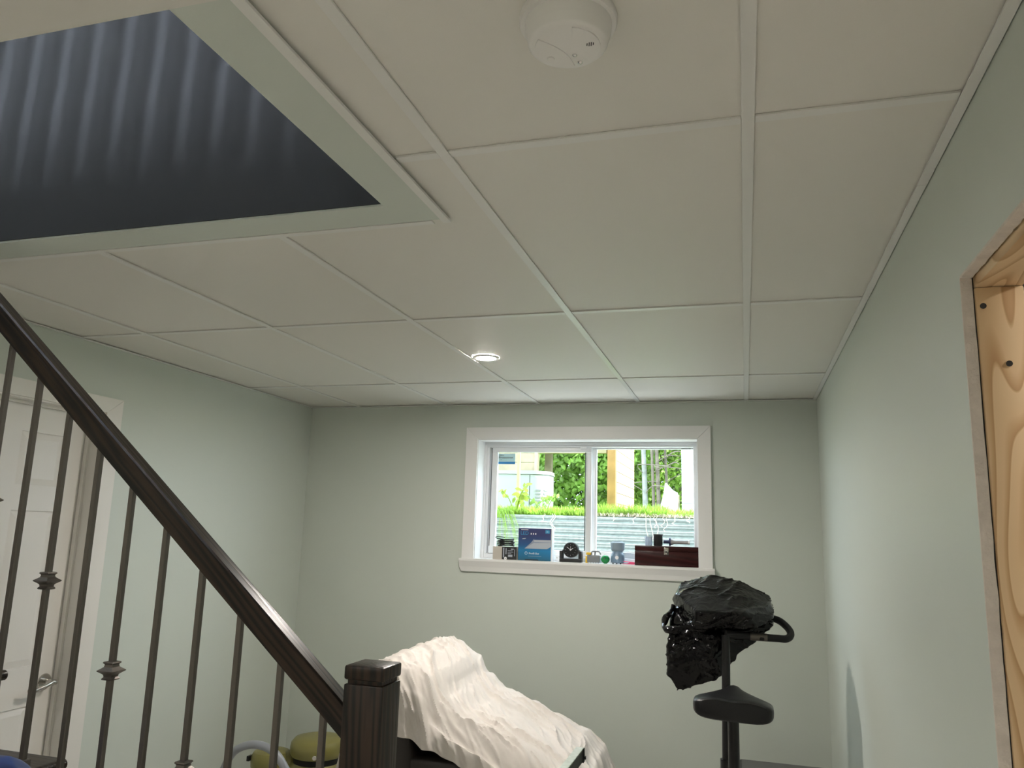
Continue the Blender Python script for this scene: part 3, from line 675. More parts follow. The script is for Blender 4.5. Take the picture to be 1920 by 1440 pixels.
bm = BM(); tube(bm, [(-.088, 3.30, .735), (-.088, 3.30, .40)], .024, 16); obj('post_sleeve', bm, 'black_frame', bike, True)
bm = BM(); box(bm, -.145, -.005, 2.98, 3.48, .14, .50, bev=.06, seg=4); obj('flywheel_housing', bm, 'black_frame', bike, True)
for y in (2.80, 3.58):
    bm = BM(); tube(bm, [(-.32, y, .035), (.17, y, .035)], .03, 14); ft = obj('foot_bar', bm, 'black_frame', bike, True)
    bm = BM(); tube(bm, [(-.075, y, .05), (-.075, 3.10 if y < 3 else 3.40, .22)], .022, 12); obj('leg', bm, 'black_frame', bike, True)
for s, zz, yy in ((-1, .36, 3.22), (1, .18, 3.22)):
    x0 = -.147 if s < 0 else -.003
    bm = BM(); tube(bm, [(x0, 3.22, .27), (x0+s*.03, 3.22, .27), (x0+s*.04, yy+.09*s, zz)], .011, 10); ck = obj('crank', bm, 'black_frame', bike, True)
    bx('pedal', 'black_rubber', ck, min(x0+s*.045, x0+s*.135), max(x0+s*.045, x0+s*.135), yy+.09*s-.045, yy+.09*s+.045, zz-.012, zz+.012, bev=.006)
# handlebar loop
bm = BM(); tube(bm, smooth_path([(-.084, 3.36, 1.190), (-.014, 3.385, 1.184), (.060, 3.39, 1.182), (.115, 3.40, 1.181), (.146, 3.41, 1.180), (.163, 3.43, 1.188), (.166, 3.46, 1.203), (.150, 3.50, 1.222), (.118, 3.54, 1.240), (.05, 3.56, 1.25)]), .0145, 14); hbar = obj('handlebar', bm, 'black_rubber', bike, True)
bm = BM(); tube(bm, [(.010, 3.387, 1.1835), (.075, 3.392, 1.182)], .0153, 14); obj('pulse_sensor', bm, 'iron', hbar, True)
bm = BM(); tube(bm, smooth_path([(-.084, 3.40, 1.190), (-.13, 3.45, 1.186), (-.18, 3.47, 1.186), (-.23, 3.48, 1.19), (-.25, 3.49, 1.205), (-.23, 3.52, 1.23), (-.2, 3.54, 1.25)]), .0145, 14); obj('handlebar', bm, 'black_rubber', bike, True)
bm = BM(); box(bm, -.15, .0, -.02, .02, -.10, .10, bev=.012, seg=3, M=Matrix.Translation((-.02, 3.50, 1.285)) @ Matrix.Rotation(-1.1, 4, 'X')); obj('console', bm, 'black_frame', bike, True)
# bin bag pulled over the console
hA = [(-0.200, 3.32, 1.277), (-0.006, 3.32, 1.281), (-0.208, 3.33, 1.205), (0.037, 3.33, 1.219), (0.108, 3.42, 1.254), (-0.281, 3.60, 1.373), (-0.166, 3.62, 1.408), (-0.120, 3.62, 1.412), (-0.009, 3.61, 1.388), (0.099, 3.60, 1.338), (-0.311, 3.58, 1.303), (-0.312, 3.56, 1.213), (0.112, 3.58, 1.255), (-.29, 3.50, 1.335), (.095, 3.5, 1.30)]
hB = [(-0.318, 3.43, 1.185), (-0.182, 3.39, 1.190), (-0.108, 3.37, 1.179), (0.105, 3.42, 1.232), (0.006, 3.41, 1.145), (-0.068, 3.41, 1.086), (-0.132, 3.42, 1.040), (-0.143, 3.42, 0.994), (-0.228, 3.42, 0.952), (-0.288, 3.43, 0.934), (-0.322, 3.43, 0.996), (-.318, 3.47, 1.235), (-.295, 3.50, 1.268)]
hB += [(x*.98, y+.13, z+.012) for x, y, z in hB]
def hull(bm, pts):
    vs = [bm.verts.new(p) for p in pts]; r = bmesh.ops.convex_hull(bm, input=vs)
    bmesh.ops.delete(bm, geom=[v for v in r['geom_interior'] if isinstance(v, bmesh.types.BMVert)], context='VERTS')
bm = BM(); hull(bm, hA); hull(bm, hB); me = bpy.data.meshes.new('tmp'); bm.to_mesh(me); bm.free()
to = bpy.data.objects.new('tmp', me); COL.objects.link(to); md = to.modifiers.new('r', 'REMESH'); md.mode = 'VOXEL'; md.voxel_size = .0065
m2 = to.modifiers.new('s', 'SMOOTH'); m2.iterations = 3; m2.factor = .5
bpy.context.view_layer.update(); me2 = bpy.data.meshes.new_from_object(to.evaluated_get(bpy.context.evaluated_depsgraph_get())); bpy.data.objects.remove(to)
bm = BM(); bm.from_mesh(me2); bm.normal_update()
nrm = {v.index: v.normal.copy() for v in bm.verts}
for v in bm.verts:
    p = v.co.copy(); q = Vector((p.x*.8+p.z*.5, p.y, p.z-.35*p.x))
    low = min(1, max(0, (1.20-p.z)/.1))
    wv = noise.noise(p*9)*.03
    r1 = ridge(Vector((q.x*1.0+wv, q.z+wv, 2.0)), 22, 5); r2 = ridge(Vector((q.x+wv, q.z*1.0+wv*2, 6.0)), 45, 12); r3 = ridge(Vector((q.z+wv, q.x*1.0, 4.0)), 16, 9)
    bigd = noise.noise(p*7+Vector((1, 2, 3)))
    d = .007*r1+.0012*r2+low*(.006*r3+.014*bigd)+.004*bigd
    v.co = p+nrm[v.index]*(d-.004)
bag = obj('bin_bag', bm, 'bag_film', None, True, base=(-.12, 3.45, .95)); tag(bag, 'black plastic bin bag pulled over the exercise bike console', 'plastic bag')
bm = BM(); pth = smooth_path([(-0.160, 3.365, 1.200), (-.2, 3.36, 1.207), (-0.250, 3.35, 1.203), (-0.305, 3.355, 1.190), (-0.330, 3.38, 1.196), (-0.330, 3.42, 1.222), (-0.316, 3.46, 1.245), (-0.300, 3.50, 1.275)])
vs = tube(bm, pth, [.012+.003*math.sin(i*.45) for i in range(len(pth))], 10)
for v in bm.verts: v.co += Vector((noise.noise(v.co*28), noise.noise(v.co*28+Vector((5, 0, 0))), noise.noise(v.co*28+Vector((0, 5, 0)))))*.006
obj('rolled_rim', bm, 'bag_film', bag, True)

# ================================================================ FLOOR CLUTTER ALONG THE BACK WALL
tt = thing('storage_tote', (.15, 4.0, 0), 'black lidded storage tote behind the exercise bike', 'storage box')
bm = BM(); prism(bm, [(0, 0), (.36, 0), (.40, .485), (-.0, .485)], 'y', 3.76, 4.20)
for v in bm.verts: v.co.x += -.035
obj('tub', bm, 'black', tt)
bx('lid_rim', 'black', tt, -.052, .382, 3.74, 4.22, .486, .512, bev=.008); bx('lid_panel', 'tote_lid', tt, -.040, .370, 3.752, 4.208, .5125, .5135)
vc = thing('canister_vacuum', (-2.28, 4.0, 0), 'olive green canister vacuum with grey hose in the corner', 'vacuum cleaner')
def drum(name, c, r, zt, h, gap=True):
    bm = BM(); lathe(bm, [(0, zt), (r*.55, zt-.002), (r*.86, zt-.012), (r*.97, zt-.030), (r, zt-.055), (r*.985, zt-.085), (r*.93, zt-.098), (r*.80, zt-.103), (0, zt-.103)], (c[0], c[1], 0), 48); l_ = obj('lid', bm, 'olive', vc, True)
    bm = BM(); lathe(bm, [(0, zt-.103), (r*.86, zt-.103), (r*.86, zt-.130), (0, zt-.130)], (c[0], c[1], 0), 40); obj('seal_band', bm, 'black_rubber', vc, True)
    bm = BM(); lathe(bm, [(0, zt-.130), (r*.90, zt-.130), (r*.99, zt-.145), (r, zt-.17), (r*.97, .03), (r*.9, 0), (0, 0)], (c[0], c[1], 0), 48); obj('tank', bm, 'olive', vc, True)
    return l_
l_ = drum('a', (-2.275, 4.08), .150, .432, .4)
bm = BM(); cyl(bm, (-2.215, 3.945, .355), Vector((.3, -1, 0)).normalized(), .012, .012, 18, .002); obj('latch_stud', bm, 'nickel', l_, True)
bx('lid_slot', 'black', l_, -2.288, -2.262, 4.10, 4.115, .430, .4335)
l2 = drum('b', (-2.525, 4.02), .108, .352, .3)
bx('bridge', 'olive', vc, -2.47, -2.38, 4.0, 4.1, .20, .345, bev=.03, seg=3)
bx('lid_slot', 'black', l2, -2.62, -2.606, 3.93, 3.965, .30, .325)
bm = BM(); tube(bm, smooth_path([(-2.60, 3.62, .02), (-2.58, 3.62, .20), (-2.535, 3.61, .345), (-2.47, 3.60, .447), (-2.36, 3.60, .488), (-2.25, 3.60, .465), (-2.175, 3.61, .38), (-2.13, 3.66, .25), (-2.14, 3.80, .14), (-2.18, 3.97, .12)]), .0195, 14); obj('hose', bm, 'hose_grey', vc, True)['label'] = 'smooth grey hose bent into an arch'

# ================================================================ THINGS ON THE WINDOW SILL
SZ = 1.3985
b1 = thing('adapter_box', (-1.39, 4.62, SZ), 'small carton with a plain tan end and a black printed side', 'box')
bx('carton', 'carton_tan', b1, -1.469, -1.320, 4.585, 4.655, SZ, 1.475)
bx('printed_face', 'print_black', b1, -1.411, -1.3195, 4.5843, 4.585, SZ+.001, 1.474)
for (xa, xb, za, zb) in ((-1.404, -1.397, 1.412, 1.468), (-1.388, -1.383, 1.43, 1.466), (-1.375, -1.345, 1.449, 1.453), (-1.375, -1.34, 1.440, 1.442), (-1.375, -1.352, 1.434, 1.436), (-1.355, -1.338, 1.458, 1.464), (-1.333, -1.330, 1.42, 1.46), (-1.372, -1.345, 1.415, 1.428)):
    bx('print_mark', 'print_grey', b1, xa, xb, 4.5838, 4.5843, za, zb)
bm = BM(); cyl(bm, (-1.388, 4.5843, 1.406), (0, -1, 0), .009, .0004, 24); obj('print_mark', bm, 'print_white', b1)
lettering('print_lettering', 'CE', .009, 'print_black', b1, (-1.393, 4.5836, 1.4025), (1, 0, 0), (0, 0, 1))
coil = thing('cable_coil', (-1.40, 4.62, 1.475), 'coil of thin black cable lying on the small carton', 'cable')
bm = BM(); pts = []
for i in range(241):
    t = i/240*2*PI*8; r_ = .047+.006*math.sin(i*.37)+.003*math.sin(i*1.1); pts.append((-1.40+r_*math.cos(t), 4.62+.7*r_*math.sin(t), 1.4785+.042*(i/240)+.003*math.sin(t*1.5)))
tube(bm, pts, .0032, 6); obj('cable', bm, 'black_rubber', coil, True)
bm = BM(); tube(bm, smooth_path([(-1.445, 4.62, 1.519), (-1.46, 4.60, 1.527), (-1.44, 4.59, 1.535), (-1.40, 4.60, 1.529)]), .0022, 6); obj('cable_tail', bm, 'black_rubber', coil, True)
lb = thing('led_panel_box', (-1.21, 4.62, SZ), 'tall blue carton picturing a flat white ceiling lamp', 'box')
bx('carton', 'carton_white', lb, -1.314, -1.106, 4.600, 4.655, SZ, 1.588)
bx('printed_front', 'carton_blue', lb, -1.314, -1.1115, 4.599, 4.600, SZ+.0005, 1.5875)
def flat(name, m, parent, pts, y=4.5987):
    bm = BM(); prism(bm, pts, 'y', y-.0003, y); return obj(name, bm, m, parent)
flat('lamp_picture', 'print_grey', lb, [(-1.275, 1.468), (-1.235, 1.503), (-1.113, 1.506), (-1.113, 1.482), (-1.135, 1.468)])
flat('lamp_picture', 'print_grey_dark', lb, [(-1.275, 1.468), (-1.235, 1.503), (-1.216, 1.527), (-1.216, 1.503)], 4.5984)
flat('lamp_picture', 'print_grey', lb, [(-1.216, 1.506), (-1.216, 1.520), (-1.113, 1.521), (-1.113, 1.507)], 4.5982)
flat('badge', 'print_cyan', lb, [(-1.147, 1.560), (-1.147, 1.579), (-1.121, 1.579), (-1.121, 1.560)])
flat('small_print', 'print_white', lb, [(-1.298, 1.577), (-1.298, 1.581), (-1.253, 1.581), (-1.253, 1.577)])
for k in range(3): flat('icon', 'print_white', lb, [(-1.238+.014*k, 1.551), (-1.238+.014*k, 1.561), (-1.2315+.014*k, 1.561), (-1.2315+.014*k, 1.551)])
flat('small_print', 'print_grey', lb, [(-1.292, 1.523), (-1.287, 1.528), (-1.266, 1.530), (-1.272, 1.524)])
flat('small_print', 'print_grey', lb, [(-1.250, 1.424), (-1.250, 1.4255), (-1.17, 1.4255), (-1.17, 1.424)])
flat('small_print', 'print_black', lb, [(-1.273, 1.400), (-1.268, 1.406), (-1.19, 1.406), (-1.185, 1.400)])
lettering('lettering', 'LED', .030, 'print_cyan', lb, (-1.302, 4.5983, 1.549), (1, 0, 0), (0, 0, 1))
lettering('lettering', 'Profil-Bas', .0165, 'print_white', lb, (-1.247, 4.5983, 1.435), (1, 0, 0), (0, 0, 1))
bm = BM(); lathe(bm, [(.0065, 0), (.0085, 0)], n=24, M=Matrix.Translation((-1.264, 4.5985, 1.441)) @ Matrix.Rotation(PI/2, 4, 'X')); obj('round_mark', bm, 'print_white', lb)
lettering('lettering', '10', .010, 'print_white', lb, (-1.140, 4.5981, 1.566), (1, 0, 0), (0, 0, 1))
ck = thing('desk_clock', (-.99, 4.61, SZ), 'black round desk clock held in a square U-shaped stand', 'clock')
bm = BM()
for a in ((-1.057, -.924, 4.590, 4.635, SZ, 1.419), (-1.057, -1.038, 4.590, 4.635, 1.419, 1.464), (-.943, -.924, 4.590, 4.635, 1.419, 1.464)): box(bm, *a, bev=.002)
obj('stand', bm, 'black', ck, True)
bm = BM(); tube(bm, [(-1.045, 4.612, 1.466), (-.936, 4.612, 1.466)], .004, 10); obj('pivot', bm, 'black', ck, True)
bm = BM(); cyl(bm, (-.9905, 4.636, 1.4695), (0, -1, 0), .0445, .044, 48, .004); cb = obj('clock_case', bm, 'black', ck, True)
bm = BM(); cyl(bm, (-.9905, 4.592, 1.4695), (0, -1, 0), .038, .0006, 40); dial = obj('dial', bm, 'black_rubber', cb)
for k in range(12):
    a = 2*PI*k/12; bm = BM(); box(bm, -.0006, .0006, -.0002, .0002, .029, .034, M=Matrix.Translation((-.9905, 4.5912, 1.4695)) @ Matrix.Rotation(a, 4, 'Y')); obj('hour_mark', bm, 'print_grey', cb)
for a, l_, w_ in ((math.radians(-52), .028, .0011), (math.radians(58), .019, .0014), (math.radians(2), .022, .0006)):
    bm = BM(); box(bm, -w_, w_, -.0003, .0003, -.005, l_, M=Matrix.Translation((-.9905, 4.5906, 1.4695)) @ Matrix.Rotation(a, 4, 'Y')); obj('hand', bm, 'print_white', cb)
rl = thing('terminal_block', (-.855, 4.62, SZ), 'small dark grey electrical module with yellow tabs', 'electrical part')
bx('module_body', 'grey_plastic', rl, -.893, -.818, 4.60, 4.645, SZ+.004, 1.444, bev=.003)
bx('yellow_tab', 'yellow', rl, -.903, -.889, 4.602, 4.643, SZ, 1.438, bev=.002); bx('yellow_tab', 'yellow', rl, -.900, -.872, 4.606, 4.64, 1.4445, 1.459, bev=.003)
bm = BM(); tube(bm, smooth_path([(-.868, 4.62, 1.445), (-.868, 4.62, 1.462), (-.845, 4.62, 1.466), (-.825, 4.62, 1.464), (-.815, 4.62, 1.448)]), .004, 8); tube(bm, [(-.85, 4.62, 1.444), (-.848, 4.62, 1.463)], .005, 8); obj('wire_loop', bm, 'grey_plastic', rl, True)
for k in range(5): bx('pin', 'nickel', rl, -.888+.015*k, -.884+.015*k, 4.604, 4.608, SZ, SZ+.006)
gb = thing('green_spool', (-.786, 4.61, SZ), 'shiny green rounded tape spool beside the electrical module', 'tape')
bm = BM(); lathe(bm, [(0, 0), (.008, 0), (.022, .011), (.026, .024), (.024, .034), (.016, .045), (.005, .049), (0, .049)], (-.786, 4.612, SZ), 32); obj('shell', bm, 'green_gloss', gb, True)
bm = BM(); tube(bm, smooth_path([(-.797, 4.590, 1.432), (-.790, 4.586, 1.425), (-.782, 4.587, 1.432), (-.779, 4.590, 1.440)]), .0018, 8); obj('scroll_mark', bm, 'black', gb, True)
jr = thing('hourglass_jar', (-.717, 4.62, SZ), 'blue-grey waisted plastic device with a white dot on feet', 'device')
bm = BM(); lathe(bm, [(0, .006), (.034, .006), (.039, .010), (.0405, .030), (.039, .050), (.034, .060), (.030, .066), (.030, .072), (0, .072)], (-.717, 4.625, SZ), 40); obj('lower_body', bm, 'jar_blue', jr, True)
bm = BM(); lathe(bm, [(0, .072), (.030, .072), (.037, .078), (.0395, .084), (.041, .110), (.0425, .118), (.041, .123), (.030, .127), (.028, .131), (0, .132)], (-.717, 4.625, SZ), 40); obj('upper_cup', bm, 'jar_blue_lid', jr, True)
bm = BM(); cyl(bm, (-.715, 4.5865, 1.436), (0, -1, 0), .0105, .0025, 24); obj('white_dot', bm, 'print_white', jr)
for sx_ in (-.022, .0, .022):
    bm = BM(); cyl(bm, (-.717+sx_, 4.60 if sx_ else 4.596, SZ), (0, 0, 1), .004, .008, 10); obj('foot', bm, 'black', jr)
pk = thing('pink_strap', (-.65, 4.63, SZ), 'flat bright pink strap lying beside the dark red wooden box', 'strap')
bm = BM(); prism(bm, [(-.685, SZ+.001), (-.66, SZ+.001), (-.617, SZ+.001), (-.617, SZ+.014), (-.645, SZ+.016), (-.683, SZ+.019), (-.683, SZ+.016), (-.645, SZ+.012), (-.66, SZ+.005), (-.685, SZ+.004)], 'y', 4.61, 4.635); obj('band', bm, 'pink', pk)
wb = thing('wooden_box', (-.43, 4.65, SZ), 'dark red wooden box with a metal clasp on the sill', 'box')
bx('body', 'mahogany', wb, -.612, -.251, 4.585, 4.68, SZ, 1.480, bev=.003); bx('lid', 'mahogany', wb, -.612, -.251, 4.585, 4.68, 1.4805, 1.510, bev=.003)
cl = bx('clasp', 'nickel', wb, -.4455, -.4195, 4.582, 4.585, 1.462, 1.5025, bev=.001); bx('clasp_tongue', 'chrome', cl, -.440, -.425, 4.5790, 4.582, 1.468, 1.492, bev=.001)
bx('clasp_slot', 'black', cl, -.437, -.428, 4.5783, 4.5792, 1.474, 1.482)
BZ = 1.5105
cp = thing('black_cup', (-.482, 4.62, BZ), 'short black ribbed cup standing on the wooden box', 'cup')
bm = BM(); lathe(bm, [(0, 0), (.0235, 0), (.0245, .003), (.0245, .056), (.0275, .058), (.0275, .066), (.024, .066), (.022, .058), (.022, .006), (0, .006)], (-.482, 4.62, BZ), 32); obj('cup_body', bm, 'black', cp, True)
bm = BM()
for k in range(14): a = PI+PI*k/13; box(bm, -.482+.0245*math.cos(a)-.0008, -.482+.0245*math.cos(a)+.0008, 4.62+.0245*math.sin(a)-.001, 4.62+.0245*math.sin(a)+.001, BZ+.004, BZ+.055)
obj('ribs', bm, 'black_rubber', cp)
ct = thing('clear_beaker', (-.537, 4.62, BZ), 'small clear plastic beaker on the wooden box', 'cup')
bm = BM(); lathe(bm, [(0, 0), (.020, 0), (.023, .052), (.0215, .052), (.0185, .002), (0, .002)], (-.537, 4.625, BZ), 28); obj('beaker_wall', bm, 'clear_plastic', ct, True)
to_ = thing('flashlight', (-.37, 4.62, BZ), 'small grey torch with navy head lying on the wooden box', 'flashlight')
MX = Matrix.Translation((-.451, 4.625, BZ+.0245)) @ Matrix.Rotation(PI/2, 4, 'Y')
bm = BM(); lathe(bm, [(0, 0), (.010, 0), (.010, .032), (0, .032)], n=24, M=MX); obj('switch_barrel', bm, 'navy', to_, True)
bm = BM(); lathe(bm, [(0, .032), (.024, .032), (.0245, .038), (.020, .042), (0, .042)], n=28, M=MX); obj('collar', bm, 'navy', to_, True)
bm = BM(); lathe(bm, [(0, .042), (.019, .042), (.012, .058), (.0105, .085), (.0115, .132), (.010, .138), (0, .138)], n=28, M=MX); obj('handle', bm, 'grey_light', to_, True)
bm = BM(); lathe(bm, [(0, .138), (.012, .138), (.012, .147), (0, .147)], n=24, M=MX); obj('end_cap', bm, 'white_plastic', to_, True)
wp = thing('white_adapter', (-1.07, 4.665, SZ), 'small white plastic block behind the desk clock', 'adapter')
bx('case', 'white_plastic', wp, -1.10, -1.062, 4.660, 4.69, SZ, 1.437, bev=.004); bx('prong', 'nickel', wp, -1.088, -1.085, 4.652, 4.660, 1.415, 1.424)

# ================================================================ OUTSIDE THE WINDOW
GZ = 1.700            # lawn level
WY = 5.42             # back of the window well
bm = BM()
for a in ((-14, 12, WY+.06, 40, GZ-.3, GZ), (-14, -2.05, 4.80, WY+.06, GZ-.3, GZ), (.25, 12, 4.80, WY+.06, GZ-.3, GZ)): box(bm, *a)
struct('ground', bm, 'soil', 'grassy ground outside the window')
bm = BM(); box(bm, -2.1, .3, 4.80, WY+.1, 1.10, 1.34); struct('floor_well', bm, 'gravel', 'unseen gravel bed of the window well, raised to bounce sunlight')  # raised and whitened so sunlight bounces onto the room ceiling
# corrugated steel well: U in plan, ribs run level
ww = thing('window_well', (-.92, WY, 1.18), 'corrugated galvanized steel window well outside the glass', 'window well')
plan = [(-1.98, 4.805), (-1.98, 5.05)]
for k in range(9): a = PI-PI/2*k/8; plan.append((-1.98+.33+.33*math.cos(a), 5.08+.33*math.sin(a)))
for k in range(1, 9): plan.append((-1.65+1.46*k/8, 5.41))
for k in range(9): a = PI/2-PI/2*k/8; plan.append((-.15+.33*math.cos(a)-.0, 5.08+.33*math.sin(a)))
plan += [(.18, 5.05), (.18, 4.805)]
bm = BM(); rows = []; NZ = 170; ZT = 1.678
for i in range(NZ+1):
    z = 1.16+(ZT-1.16)*i/NZ; o_ = .0075*math.sin(2*PI*z/.046)
    row = []
    for j, p in enumerate(plan):
        a = Vector(plan[max(0, j-1)]); b = Vector(plan[min(len(plan)-1, j+1)]); t = (b-a).normalized(); n_ = Vector((-t.y, t.x))
        row.append(bm.verts.new((p[0]+n_.x*o_, p[1]+n_.y*o_, z)))
    rows.append(row)
for a, b in zip(rows, rows[1:]):
    for j in range(len(plan)-1): bm.faces.new((a[j], a[j+1], b[j+1], b[j]))
wo = obj('corrugated_sheet', bm, 'well_steel', ww, True); sm = wo.modifiers.new('t', 'SOLIDIFY'); sm.thickness = .002
bm = BM(); tube(bm, [(p[0], p[1]+.004, ZT+.002) for p in plan], .007, 8); obj('rolled_edge', bm, 'well_steel', ww, True)
# hanging roots
rt = thing('hanging_roots', (-.7, WY-.03, 1.6), 'thin pale roots hanging over the steel well edge', 'roots')
for k, (x, l_) in enumerate([(-1.36, .06), (-1.29, .10), (-1.275, .11), (-.86, .04), (-.72, .05), (-.645, .17), (-.615, .19), (-.585, .08), (-.57, .16), (-.52, .07), (-.50, .10), (-.45, .05), (-.36, .04)]):
    bm = BM(); P_ = []; y_ = 5.385
    for i in range(8): t = i/7; P_.append((x+.02*noise.noise(Vector((x*9, t*3, 1)))*(1+t), y_-.012*t+.02*(1-t)*(t < .2), ZT+.018-l_*t))
    tube(bm, P_, .0022, 5); obj('root', bm, 'root', rt, True)
def rnd(a, b): return random.uniform(a, b)
# grass fringe
bm = BM()
def blade(bm, x, y, z, h, lean, wd=.004):
    a = rnd(0, 2*PI); d = Vector((math.cos(a), math.sin(a), 0)); s = Vector((-d.y, d.x, 0))*wd
    p0 = Vector((x, y, z)); p1 = p0+Vector((0, 0, h*.55))+d*lean*.35; p2 = p0+Vector((0, 0, h))+d*lean
    v = [bm.verts.new(p) for p in (p0-s, p0+s, p1+s*.7, p1-s*.7, p2)]; bm.faces.new(v[:4]); bm.faces.new((v[3], v[2], v[4]))
for k in range(7000):
    x = rnd(-2.0, .3); y = WY+.0+abs(random.gauss(0, .22)); blade(bm, x, y, GZ-.012, rnd(.025, .085)*(1.25 if -1.0 < x < -.5 else .9), rnd(.01, .06))
for k in range(5000): blade(bm, rnd(-4.5, 2), rnd(5.8, 9.5), GZ, rnd(.04, .09), rnd(.01, .05), .006)
tag(obj('grass', bm, 'grass', None), 'sunlit green grass fringe along the window well edge', 'grass', kind='stuff')
bm = BM()
for k in range(900):
    x = rnd(-1.0, -.1); blade(bm, x, WY-.015+rnd(0, .05), ZT+.012, rnd(.01, .03), rnd(.015, .05), .003)
tag(obj('dry_grass', bm, 'root', None), 'dry straw-coloured grass litter on the steel well edge', 'grass', kind='stuff')
def leaf_quad(bm, p, s, nrm=None, asp=1.6):
    n_ = nrm or Vector((rnd(-1, 1), rnd(-1, .3), rnd(-.2, 1)))
    q = n_.to_track_quat('Z', 'Y').to_matrix() @ Matrix.Rotation(rnd(0, 2*PI), 3, 'Z')
    P_ = [(-.0, -asp), (.62, -.35), (.5, .45), (0, asp), (-.5, .45), (-.62, -.35)]
    v = [bm.verts.new(p+q @ Vector((a*s, b*s, .12*s*abs(a)))) for a, b in P_]; bm.faces.new(v)
# weeds at the left end of the well
def weed(x, y, h, n, sz, label, m='leaf_yellow', spread=.16):
    t = thing('weed', (x, y, GZ-.02), label, 'plant', 'weeds by the window well')
    for k in range(n):
        a = rnd(0, 2*PI); e_ = Vector((x+spread*math.cos(a)*rnd(.4, 1), y-.02+spread*.6*math.sin(a), GZ+h*rnd(.45, 1)))
        bm = BM(); P_ = smooth_path([(x, y, GZ-.02), ((x+e_.x)/2, (y+e_.y)/2, GZ+(e_.z-GZ)*.65), e_], 4); tube(bm, P_, .003, 5); obj('stem', bm, m, t)
        for i in range(5):
            bm = BM(); pp = P_[-1-i]+Vector((rnd(-.03, .03), rnd(-.02, .02), rnd(-.01, .02))); leaf_quad(bm, pp, sz*rnd(.6, 1.1), Vector((rnd(-.6, .6), -1, rnd(.2, 1))), 1.25); obj('leaf', bm, m, t)
weed(-1.60, 5.50, .20, 6, .024, 'leafy yellow-green weed at the corner of the steel well', spread=.20)
weed(-1.40, 5.56, .13, 5, .020, 'low leafy weed before the heat pump', 'leaf', .18)
tu = thing('grass_tuft', (-1.72, 5.30, 1.62), 'long-bladed grass tuft drooping into the steel well', 'plant')
for k in range(46):
    bm = BM(); a = rnd(-.2, 1.2); l_ = rnd(.18, .34); x = -1.685+rnd(-.05, .05); y = 5.32+rnd(-.05, .05)
    P_ = [Vector((x+l_*.75*t*a, y-l_*.25*t, 1.66+.16*math.sin(t*2.2)-.34*t*t*l_/.25)) for t in (0, .25, .5, .75, 1)]
    vs = [[bm.verts.new(p+Vector((0, -.0, s*.0035*(1-i/4.3)))+Vector((s*.003*(1-i/4.3), 0, 0))) for s in (-1, 1)] for i, p in enumerate(P_)]
    for A_, B_ in zip(vs, vs[1:]): bm.faces.new((A_[0], A_[1], B_[1], B_[0]))
    obj('grass_blade', bm, 'leaf', tu)
# heat pump with rounded corner and louvres
ac = thing('heat_pump', (-2.45, 8.2, GZ), 'white outdoor heat pump with rounded corner and louvre slots', 'heat pump')
def rplan(x0, x1, y0, y1, r, n=8):
    P_ = []
    for cx_, cy_, a0 in ((x1-r, y0+r, -PI/2), (x1-r, y1-r, 0), (x0+r, y1-r, PI/2), (x0+r, y0+r, PI)):
        for k in range(n+1): a = a0+PI/2*k/n; P_.append((cx_+r*math.cos(a), cy_+r*math.sin(a)))
    return P_
bm = BM(); prism(bm, rplan(-2.95, -1.995, 8.0, 8.45, .15), 'z', GZ+.03, 2.165); obj('casing', bm, 'ac_white', ac, True)
bm = BM(); prism(bm, rplan(-2.96, -1.985, 7.99, 8.46, .155), 'z', 2.168, 2.178); prism(bm, rplan(-2.955, -1.99, 7.995, 8.455, .155), 'z', 2.178, 2.205); obj('top_cover', bm, 'ac_white', ac, True)
bx('panel_seam', 'gap_dark', ac, -2.182, -2.176, 7.998, 8.0, GZ+.05, 2.16)
for k in range(8):
    for a_ in (22, 58):
        a = math.radians(-90+a_); c_ = Vector((-2.145, 8.15)); d_ = .150
        bm = BM(); box(bm, -.028, .028, -.003, .003, -.008, .008, M=Matrix.Translation((c_.x+d_*math.cos(a), c_.y+d_*math.sin(a), 2.00-.037*k)) @ Matrix.Rotation(a+PI/2, 4, 'Z')); obj('louvre_slot', bm, 'grey_plastic', ac)
for x in (-2.85, -2.15): bx('foot', 'black', ac, x, x+.06, 8.02, 8.43, GZ, GZ+.03)
# deck skirt above and behind the heat pump, stake in front of it
dk = thing('deck', (-2.9, 9.3, GZ), 'wooden deck with board skirt behind the heat pump', 'deck')
for k in range(3): bx('skirt_board', 'lumber', dk, -4.2, -2.40, 9.0, 9.03, 2.27+.115*k, 2.38+.115*k)
bx('corner_post', 'cedar_pale', dk, -2.395, -2.355, 8.98, 9.06, 2.26, 2.75)
for k in range(8): bx('deck_board', 'lumber', dk, -4.2, -2.3, 8.98+.145*k, 9.118+.145*k, 2.62, 2.65)
for x in (-4.1, -2.5): bx('deck_post', 'lumber', dk, x, x+.09, 9.9, 9.99, GZ, 2.62)
tag(obj('wooden_stake', (lambda b: (box(b, -2.268, -2.236, 7.80, 7.83, GZ-.05, 2.75, bev=.003), prism(b, [(-2.268, GZ-.05), (-2.236, GZ-.05), (-2.252, GZ-.12)], 'y', 7.80, 7.83), b)[2])(BM()), 'cedar_pale', None), 'thin pale wooden stake standing before the heat pump', 'stake')
